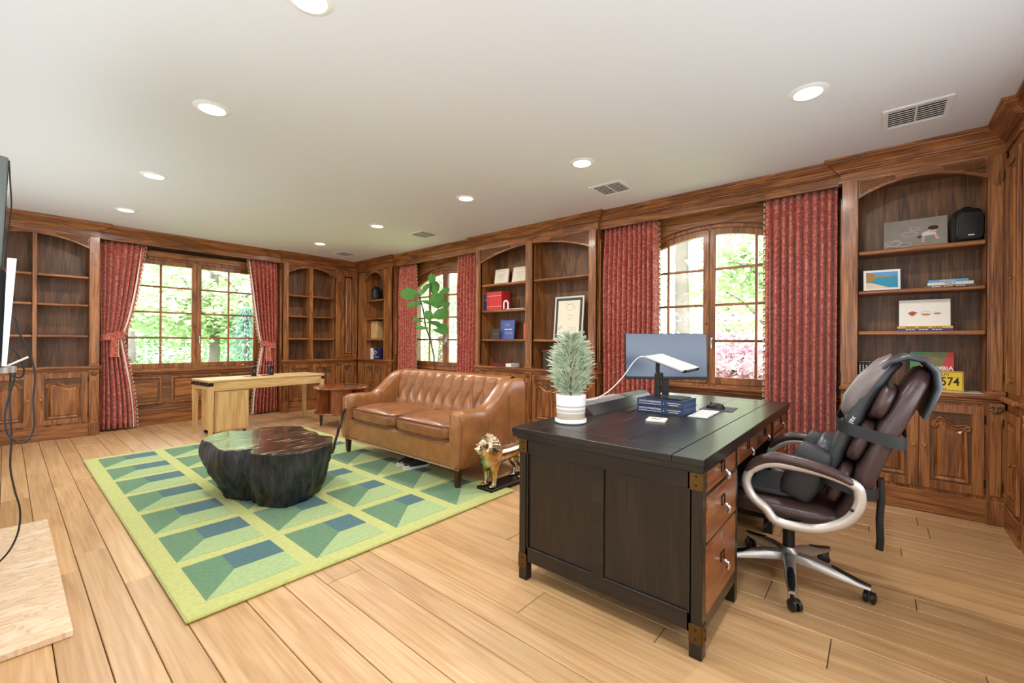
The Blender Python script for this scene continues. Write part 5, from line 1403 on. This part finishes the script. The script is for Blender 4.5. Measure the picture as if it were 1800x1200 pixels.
# --- bookcase between the windows
A1, A2, A3 = 2.05, 1.682, 1.272
for lab, y in (('wood framed certificate with a dark ornamental heading', 4.085), ('wood framed certificate touching the fluted bookcase post', 3.745)):
    t = stand('framed_certificate', lab, 'picture frame', y, A1, 4.555); lean_panel(t, .285, .235, .014, 8, 'mahogany_x', 'frame'); lean_panel(t, .285, .235, .002, 8, 'cream_paper', 'certificate', y=-.0012, ins=.016)
    lines(t, 8, [[(-.10, .19), (-.06, .198), (0, .19), (.06, .198), (.10, .19)]]+[[(-.075+.01*k, .15-.022*k), (.075-.01*k, .15-.022*k)] for k in range(5)], 'ink', 'printed_text', .0009 if y < 4 else .0014, -.0022)
plain('red_cloth', S(200, 40, 44), .45); plain('navy_book', S(36, 52, 100), .5)
def spine(name, label, y, z, x, w, h, d, col, group=None, bands=None):
    t = stand(name, label, 'book', y, z, x, group); MB().box(-w/2, w/2, 0, d, 0, h, .003).build('cover', col, t); MB().box(-w/2+.003, w/2-.003, .004, d-.001, h-.0005, h+.0008).build('pages', 'pages', t, smooth=0)
    if bands:
        for zz in bands: MB().box(-w/2+.001, w/2-.001, -.0006, .0004, zz, zz+.006).build('gilt_band', 'gold_print', t, smooth=0)
    return t
for k in range(2): spine('navy_book', ('slim navy book at the end of the red volumes, against the upright', 'navy book next to the red volumes')[k], 4.345-.034*k, A2, 4.50, .030, .235, .17, 'navy_book', None, (.15,))
for k in range(6): spine('red_volume', 'matching bright red hardback volume in the set between the navy books and the horseshoe', 4.2725-.047*k, A2, 4.49, .0455, .262, .20, 'red_cloth', 'set of red volumes', (.20, .05))
t = stand('horseshoe_bookend', 'white horseshoe shaped bookend at the end of the red volumes', 'bookend', 3.955, A2, 4.52)
q = MB(); pts = [(-.038, 0)]+[(.0+.038*math.cos(rad(180-k*15)), .075+.038*math.sin(rad(180-k*15))) for k in range(13)]+[(.038, 0)]
q.tube([(x, 0, z+.012) for x, z in pts], .013, 8); q.build('horseshoe', 'white_plastic', t, smooth=60)
MB().box(-.15, .15, -.08, .08, 0, .007).build('envelope', 'white_plastic', label='white envelope lying flat beside the horseshoe bookend', cat='envelope', loc=(4.53, 3.745, A2), rot=-PI/2)
t = stand('glass_globe', 'small dark blue glass globe behind the white envelope', 'ornament', 3.66, A2, 4.67); MB().ball((0, 0, .055), .042, 18, 12).build('globe', plain('blue_glass', S(38, 40, 110), .1), t, smooth=180); MB().lathe([(.03, 0), (.028, .012), (.016, .018)], 16).build('foot', 'dark_iron', t)
t = stand('blue_hardback', 'blue cover book with pale title standing face out', 'book', 3.985, A3, 4.57); plain('mid_blue', S(78, 92, 156), .45)
lean_panel(t, .26, .275, .018, 6, 'mid_blue', 'cover'); text('100', .055, plain('pale_print', S(150, 160, 205), .5), LM(6, 0, .20), t); bars(t, 'white_print', LM(6, .02, .14), [(-.07, -.01, 0), (0, .07, 0)], .012); text('YEARS', .05, 'pale_print', LM(6, .03, .085), t)
t = stand('dark_booklet', 'small dark brown booklet leaning in front of the blue book', 'book', 4.165, A3, 4.52); lean_panel(t, .17, .145, .008, 6, plain('dark_brown', S(62, 50, 42), .6), 'cover'); bars(t, plain('tan_print', S(110, 92, 74), .6), LM(6, 0, .075), [(-.04, .04, 0)], .012)
for k in range(2): spine('coral_book', ('coral red book standing next to the fluted post', 'taller coral book tucked behind the fluted post')[k], 3.605-.036*k, A3, 4.50, .034, .215+.02*k, .16, plain('coral%d' % k, (S(214, 92, 86), S(206, 78, 74))[k], .5))
t = stand('antique_book', 'dark red leather book lying flat with cream page ends', 'book', 4.05, Z0, 4.512); MB().box(-.20, .10, 0, .20, 0, .062, .006).build('cover', plain('oxblood', S(104, 34, 32), .4), t); MB().box(.06, .195, .006, .194, .005, .057).build('pages', 'paper', t, smooth=0)
for x in (-.15, -.09, -.03, .03): MB().box(x, x+.01, -.003, .0, .004, .058).build('spine_band', 'oxblood', t, smooth=0)
t = stand('framed_drawing', 'silver framed line drawing with a dark mat', 'picture frame', 2.955, A3, 4.545)
lean_panel(t, .43, .545, .018, 5, plain('frame_silver', S(204, 200, 192), .35, .3), 'frame'); lean_panel(t, .43, .545, .002, 5, plain('mat_charcoal', S(70, 70, 68), .8), 'mat', y=-.001, ins=.022); lean_panel(t, .43, .545, .002, 5, 'cream_paper', 'drawing', y=-.0022, ins=.055)
R = random.Random(31)
sq = [[(.02+.06*math.cos(k*.5)+R.uniform(-.004, .004), .40+.04*math.sin(k*.5)+.004*k*.1) for k in range(14)], [(-.02+.012*k, .30+.008*math.sin(k*1.3)) for k in range(9)], [(.02+.03*math.cos(PI+k*.3), .27+.015*math.sin(PI+k*.3)) for k in range(10)],
      [(-.12+.03*math.cos(k), .14+.03*math.sin(k*1.4)) for k in range(8)], [(.0+.02*k, .145+.008*math.sin(k*2)) for k in range(7)], [(.0+.02*k, .115+.008*math.sin(k*2+1)) for k in range(7)], [(-.14+.01*k, .075+.004*math.sin(k*2)) for k in range(6)], [(-.06+.02*k, .45+.012*math.sin(k*1.9)) for k in range(7)]]
lines(t, 5, sq, 'ink', 'pen_lines', .0011, -.0034)
t = stand('carved_box', 'dark carved wooden box with a ring on its face behind the cypress', 'box', 3.17, Z0, 4.50); MB().box(-.13, .13, 0, .16, 0, .235, .006).build('body', 'dark_brown', t)
MB().tube([(.08*math.cos(2*PI*k/28), -.003, .11+.08*math.sin(2*PI*k/28)) for k in range(28)], .006, 6, closed=True).build('ring', 'antique_brass', t); MB().box(-.14, .14, -.01, .17, .235, .25, .004).build('lid', 'mahogany_x', t)
# --- corner bookcase
C1, C3 = 2.0, 1.275
t = stand('shelf_speaker', 'black pod loudspeaker on the top shelf of the narrow corner bookcase', 'speaker', 7.30, C1, 4.58); t.rotation_euler = (0, 0, -PI/2-rad(20)); speaker(t)
t = stand('wine_box', 'tall pale wooden wine box tied with cord', 'box', 7.285, C3, 4.53); MB().box(-.11, .11, 0, .12, 0, .33, .002).build('box', 'light_oak_z', t); q = MB(); q.tube(bez([(-.112, -.004, .10), (-.02, -.006, .115), (.112, -.004, .145)], 5), .004, 6); q.tube(bez([(-.11, -.004, .10), (-.134, -.016, .11), (-.118, -.014, .085)], 5), .003, 6); q.build('cord', 'tassel', t)
t = stand('red_bottle', 'small bright red bottle tucked beside the wine box', 'bottle', 6.93, C3, 4.55); MB().lathe([(.001, 0), (.04, 0), (.042, .01), (.042, .13), (.034, .155), (.014, .175), (.013, .205), (.001, .205)], 18).build('body', plain('bottle_red', S(206, 44, 30), .25), t, smooth=40); MB().lathe([(.015, .20), (.015, .222), (.001, .222)], 12).build('cap', 'gold_print', t)
t = stand('gift_box', 'navy and white printed box on the lowest shelf of the narrow corner bookcase', 'box', 7.24, Z0, 4.53); MB().box(-.06, .17, 0, .12, 0, .215, .002).build('navy_face', plain('deep_navy', S(34, 34, 78), .4), t); MB().box(-.165, -.06, 0.0, .12, 0, .215, .002).build('white_face', 'white_plastic', t)
lines(t, 0, [[(.0+.05*math.cos(k*.6)*(1-k*.03), .13+.05*math.sin(k*.6)*(1-k*.03)) for k in range(18)], [(-.03+.02*k, .05+.012*math.sin(k*2)) for k in range(8)]], 'white_print', 'printed_flourish', .003); lines(t, 0, [[(-.11+.012*math.sin(k*1.7), .05+.012*k) for k in range(10)]], 'ink', 'printed_script', .003)

# ================================================================ HEARTH SIDE
m, nt, p, N, L = newmat('peach_marble'); tc = N('ShaderNodeTexCoord'); mp = N('ShaderNodeMapping'); mp.inputs['Scale'].default_value = (2.0, 3.6, 1); mp.inputs['Rotation'].default_value = (0, 0, rad(12)); nz = N('ShaderNodeTexNoise'); nz.inputs['Scale'].default_value = 3.2; nz.inputs['Detail'].default_value = 7; nz.inputs['Distortion'].default_value = 1.3
L(tc.outputs['Object'], mp.inputs[0]); L(mp.outputs[0], nz.inputs['Vector']); r = N('ShaderNodeValToRGB'); e = r.color_ramp.elements; e[0].position = .3; e[0].color = S(230, 202, 164); e[1].position = .7; e[1].color = S(242, 226, 202)
for ps, c in ((.46, S(234, 208, 174)), (.50, S(216, 182, 156)), (.53, S(236, 210, 178))): k = e.new(ps); k.color = c
L(nz.outputs['Fac'], r.inputs[0]); L(r.outputs[0], p.inputs['Base Color']); p.inputs['Roughness'].default_value = .2
MB().box(-.60, .19, 2.565, 4.265, 0, .030, .003).build('hearth_slab', 'peach_marble', label='polished peach marble hearth slab on the floor', cat='hearth')
t = thing('fireplace', 'pale stone fireplace surround standing behind the marble hearth', 'fireplace', (-.62, 3.415, .03))
for s in (-1, 1): MB().box(.0, .22, s*.80-.14, s*.80+.14, 0, 1.0, .006).build('jamb', 'plaster', t)
MB().box(0, .24, -.94, .94, .80, 1.04, .006).build('lintel', 'plaster', t); MB().box(0, .585, -1.0, 1.0, 1.04, 1.085, .012).build('mantel_shelf', 'plaster', t)
MB().box(-.0, .02, -.66, .66, 0, .80).build('firebox', 'dark_iron', t, smooth=0)
t = thing('television', 'thin dark television mounted over the mantel, seen edge on', 'television', (-.024, 3.42, 1.19)); M = Matrix.Rotation(rad(2.2), 4, 'Y')
q = MB(); q.M = M; q.box(-.045, .0, -.70, .70, .0, .80, .004); q.build('housing', plain('tv_grey', S(92, 100, 98), .5), t); q = MB(); q.M = M; q.box(.0, .002, -.69, .69, .02, .79); q.build('screen', 'black_gloss', t, smooth=0)
q = MB(); q.M = M; q.box(-.56, -.02, -.08, .08, .36, .44, .004); q.build('wall_arm', 'dark_iron', t)
t = thing('game_console', 'upright white game console with black core on the mantel', 'game console', (-.045, 2.575, 1.115))
def fin(x0, s):
    rings = []
    for k in range(13):
        f = k/12; z = .03+.40*f; i_, o_ = .037+.012*f, .049+.023*f
        rings.append([(s*i_, -.12, z), (s*o_, -.12, z), (s*o_, .13, z), (s*i_, .13, z)])
    MB().loft(rings).build('side_panel', 'white_plastic', t, smooth=50)
fin(.022, 1); fin(-.022, -1); MB().box(-.044, .044, -.121, .125, .035, .405, .02).build('core', 'black_gloss', t); MB().lathe([(.001, 0), (.075, 0), (.075, .022), (.03, .03)], 24).build('stand', 'silver_paint', t)
YC = 2.68
def cab(label, px, r=.0036, m='cable_black', y=YC, name='cable'): MB().tube(bez([on('y', y, u, v) for u, v in px], 6), r, 6).build(name, m, label=label, cat='cable')
cab('black power cable looping low in front of the empty bookcase', [(10, 553), (26, 557), (33, 582), (45, 606), (54, 626), (60, 648), (61, 672), (58, 702), (59, 752), (42, 778), (16, 766), (8, 738), (13, 706), (21, 680), (26, 658), (18, 636), (4, 640)])
cab('short black cable loop hanging under the game console', [(10, 606), (24, 614), (36, 632), (42, 650), (38, 662), (24, 662), (12, 652), (2, 648)], y=2.70)
cab('long black cable hanging from the console down to the hearth', [(6, 636), (18, 658), (16, 692), (19, 740), (20, 776), (18, 820), (26, 862), (35, 894), (33, 930), (20, 962), (2, 984), (-14, 996)], y=2.712)
cab('thin grey cable hanging down beside the television edge', [(16, 282), (18, 320), (20, 358), (17, 390), (12, 430), (8, 470)], .0028, 'dark_iron', 2.7165)
MB().tube([on('y', 2.665, -8, 652), on('y', 2.665, 50, 627)], .004, 7).build('antenna_stick', 'white_plastic', label='thin white stick poking out from under the game console', cat='stick')

# ================================================================ FIDDLE LEAF FIG, STICK, SHOES, DESK STANDS
t = thing('fig_tree', 'tall fiddle leaf fig with dark thin stems behind the sofa', 'plant', (4.1, 4.93, 0)); FX = 4.1
def fp(u, v, dx=0.0): p = on('x', FX+dx, u, v); return Vector((p.x-4.1, p.y-4.93, p.z))
plain('fig_stem', S(70, 58, 50), .7); foliage_mat('fig_leaf', [S(66, 118, 58), S(104, 152, 84)], .35)
MB().lathe([(.001, 0), (.13, 0), (.16, .05), (.17, .30), (.175, .34), (.16, .34), (.15, .30), (.001, .29)], 28).build('planter', plain('basket', S(176, 140, 96), .8, bump=.4, bscale=90), t, smooth=50)
MB().tube(bez([(0, 0, .28), fp(764, 640), fp(758, 604), fp(748, 572), fp(744, 545), fp(736, 518)], 6), .011, 8).build('stem', 'fig_stem', t, smooth=60)
MB().tube(bez([fp(760, 612), fp(756, 585), fp(757, 560), fp(757, 525), fp(757, 496)], 6), .008, 8).build('stem', 'fig_stem', t, smooth=60)
R = random.Random(12)
LV = [(719,516,32,22,180),(728,534,26,10,190),(746,508,22,9,55),(759,489,16,14,95),(763,505,23,20,100),(768,527,26,26,-60),(780,512,19,10,25),(752,531,22,7,-10),(783,535,14,9,10),(753,554,17,16,120),(774,552,27,19,15),(734,562,18,7,160),(741,576,22,7,178),(762,567,24,7,-5),(777,575,22,13,-20),(775,582,24,9,-12)]
for u, v, L_, W_, ang in LV:
    c = fp(u, v, R.uniform(-.10, .10)); s = .0087
    rv, fv = Vector((math.cos(YAW), -math.sin(YAW), 0)), Vector((math.sin(YAW), math.cos(YAW), 0))
    d = (rv*math.cos(rad(ang))+Vector((0, 0, math.sin(rad(ang))))+fv*R.uniform(-.3, .3)).normalized()
    side = d.cross(fv).normalized(); nn = side.cross(d); ln, w = L_*s*1.05, W_*s
    q = MB()
    def LP(a, b):
        f = a; wd = w*.5*(math.sin(PI*min(1, f*.94+.04))**.6)*(.72+.5*f); off = (b-.5)*2
        return tuple(c+d*(ln*(f-.5))+side*(wd*off)+nn*(.05*w*4*(abs(off)**1.5)*.35+.12*ln*(f-.5)**2+.006*math.sin(f*17)*off))
    q.grid(LP, 12, 7); lf = q.build('leaf', 'fig_leaf', t, smooth=180)
    MB().tube([c-d*ln*.5, c-d*ln*.5-d*.05+Vector((0, 0, -.02))], .004, 5).build('leaf_stalk', 'fig_stem', lf)
a_, b_ = on('z', RH, 583, 797), on('x', 2.390, 606, 718)
pts = [a_.lerp(b_, k/9)+Vector((.006*math.sin(k*2.1), .006*math.cos(k*1.7), 0)) for k in range(10)]
MB().tube(bez(pts, 3), [.012+.005*abs(math.sin(k*1.3)) for k in range(28)], 8).build('walking_stick', plain('knotty_wood', S(62, 42, 32), .3), label='dark knotty wooden walking stick leaning against the sofa arm', cat='stick')
plain('shoe_black', S(26, 25, 27), .6); plain('rubber_white', S(226, 222, 214), .6)
def shoe(x, y, rz, label):
    t = thing('sneaker', label, 'shoe', (x, y, RH), rz)      # toe along -x
    out = [(-.13+.26*k/15, .043*math.sin(PI*min(1, max(.05, (k+.6)/16.2)))**.45*(1-.12*math.sin(PI*k/15))) for k in range(16)]
    ring = [(a, b) for a, b in out]+[(a, -b) for a, b in out[::-1]]
    MB().prism(ring, 'z', 0, .022).build('sole', 'rubber_white', t, smooth=40)
    rings = []
    for z, kx, x0, kw in ((.020, .96, 0, .94), (.040, .93, .006, .92), (.060, .74, .030, .80), (.080, .52, .055, .62), (.095, .46, .062, .52)): rings.append([(a*kx+x0*.8, b*kw, z) for a, b in ring])
    MB().loft(rings).build('upper', 'shoe_black', t, smooth=60)
    MB().grid(lambda u, v: (-.128+.05*v, .040*(2*u-1)*(.65+.35*v), .020+.022*math.sin(PI*(.15+.7*u))*(.6+.5*v)), 10, 6).build('toe_cap', 'rubber_white', t, smooth=60)
shoe(2.60, 3.53, rad(-20), 'black sneaker with a white toe under the sofa, nearer the stump table'); shoe(2.575, 3.395, rad(-16), 'black sneaker with a white toe under the sofa, nearer the lion')
for k, (u, v) in enumerate(((446, 657), (476, 655))):
    p = on('y', 6.76, u, v); t = thing('charging_stand', ('black upright charging stand on the writing desk with its tray over the window sill', 'black upright charging stand on the writing desk in front of the tied curtain')[k], 'charging stand', (p.x, p.y, .725), rad(5))
    MB().box(-.11, .04, -.02, .075, 0, .006, .002).build('base', 'dark_iron', t); MB().box(-.03, .03, -.02, .02, .005, .145, .004).build('upright', 'black_plastic', t)
    MB().box(-.010, .010, -.0215, -.019, .05, .10).build('label_strip', 'steel', t, smooth=0)
    q = MB(); q.M = Matrix.Translation((-.02, .01, .125)) @ Matrix.Rotation(rad(20), 4, 'Y'); q.box(-.13, .02, -.03, .03, -.003, .003, .001); q.build('tray', 'steel', t)
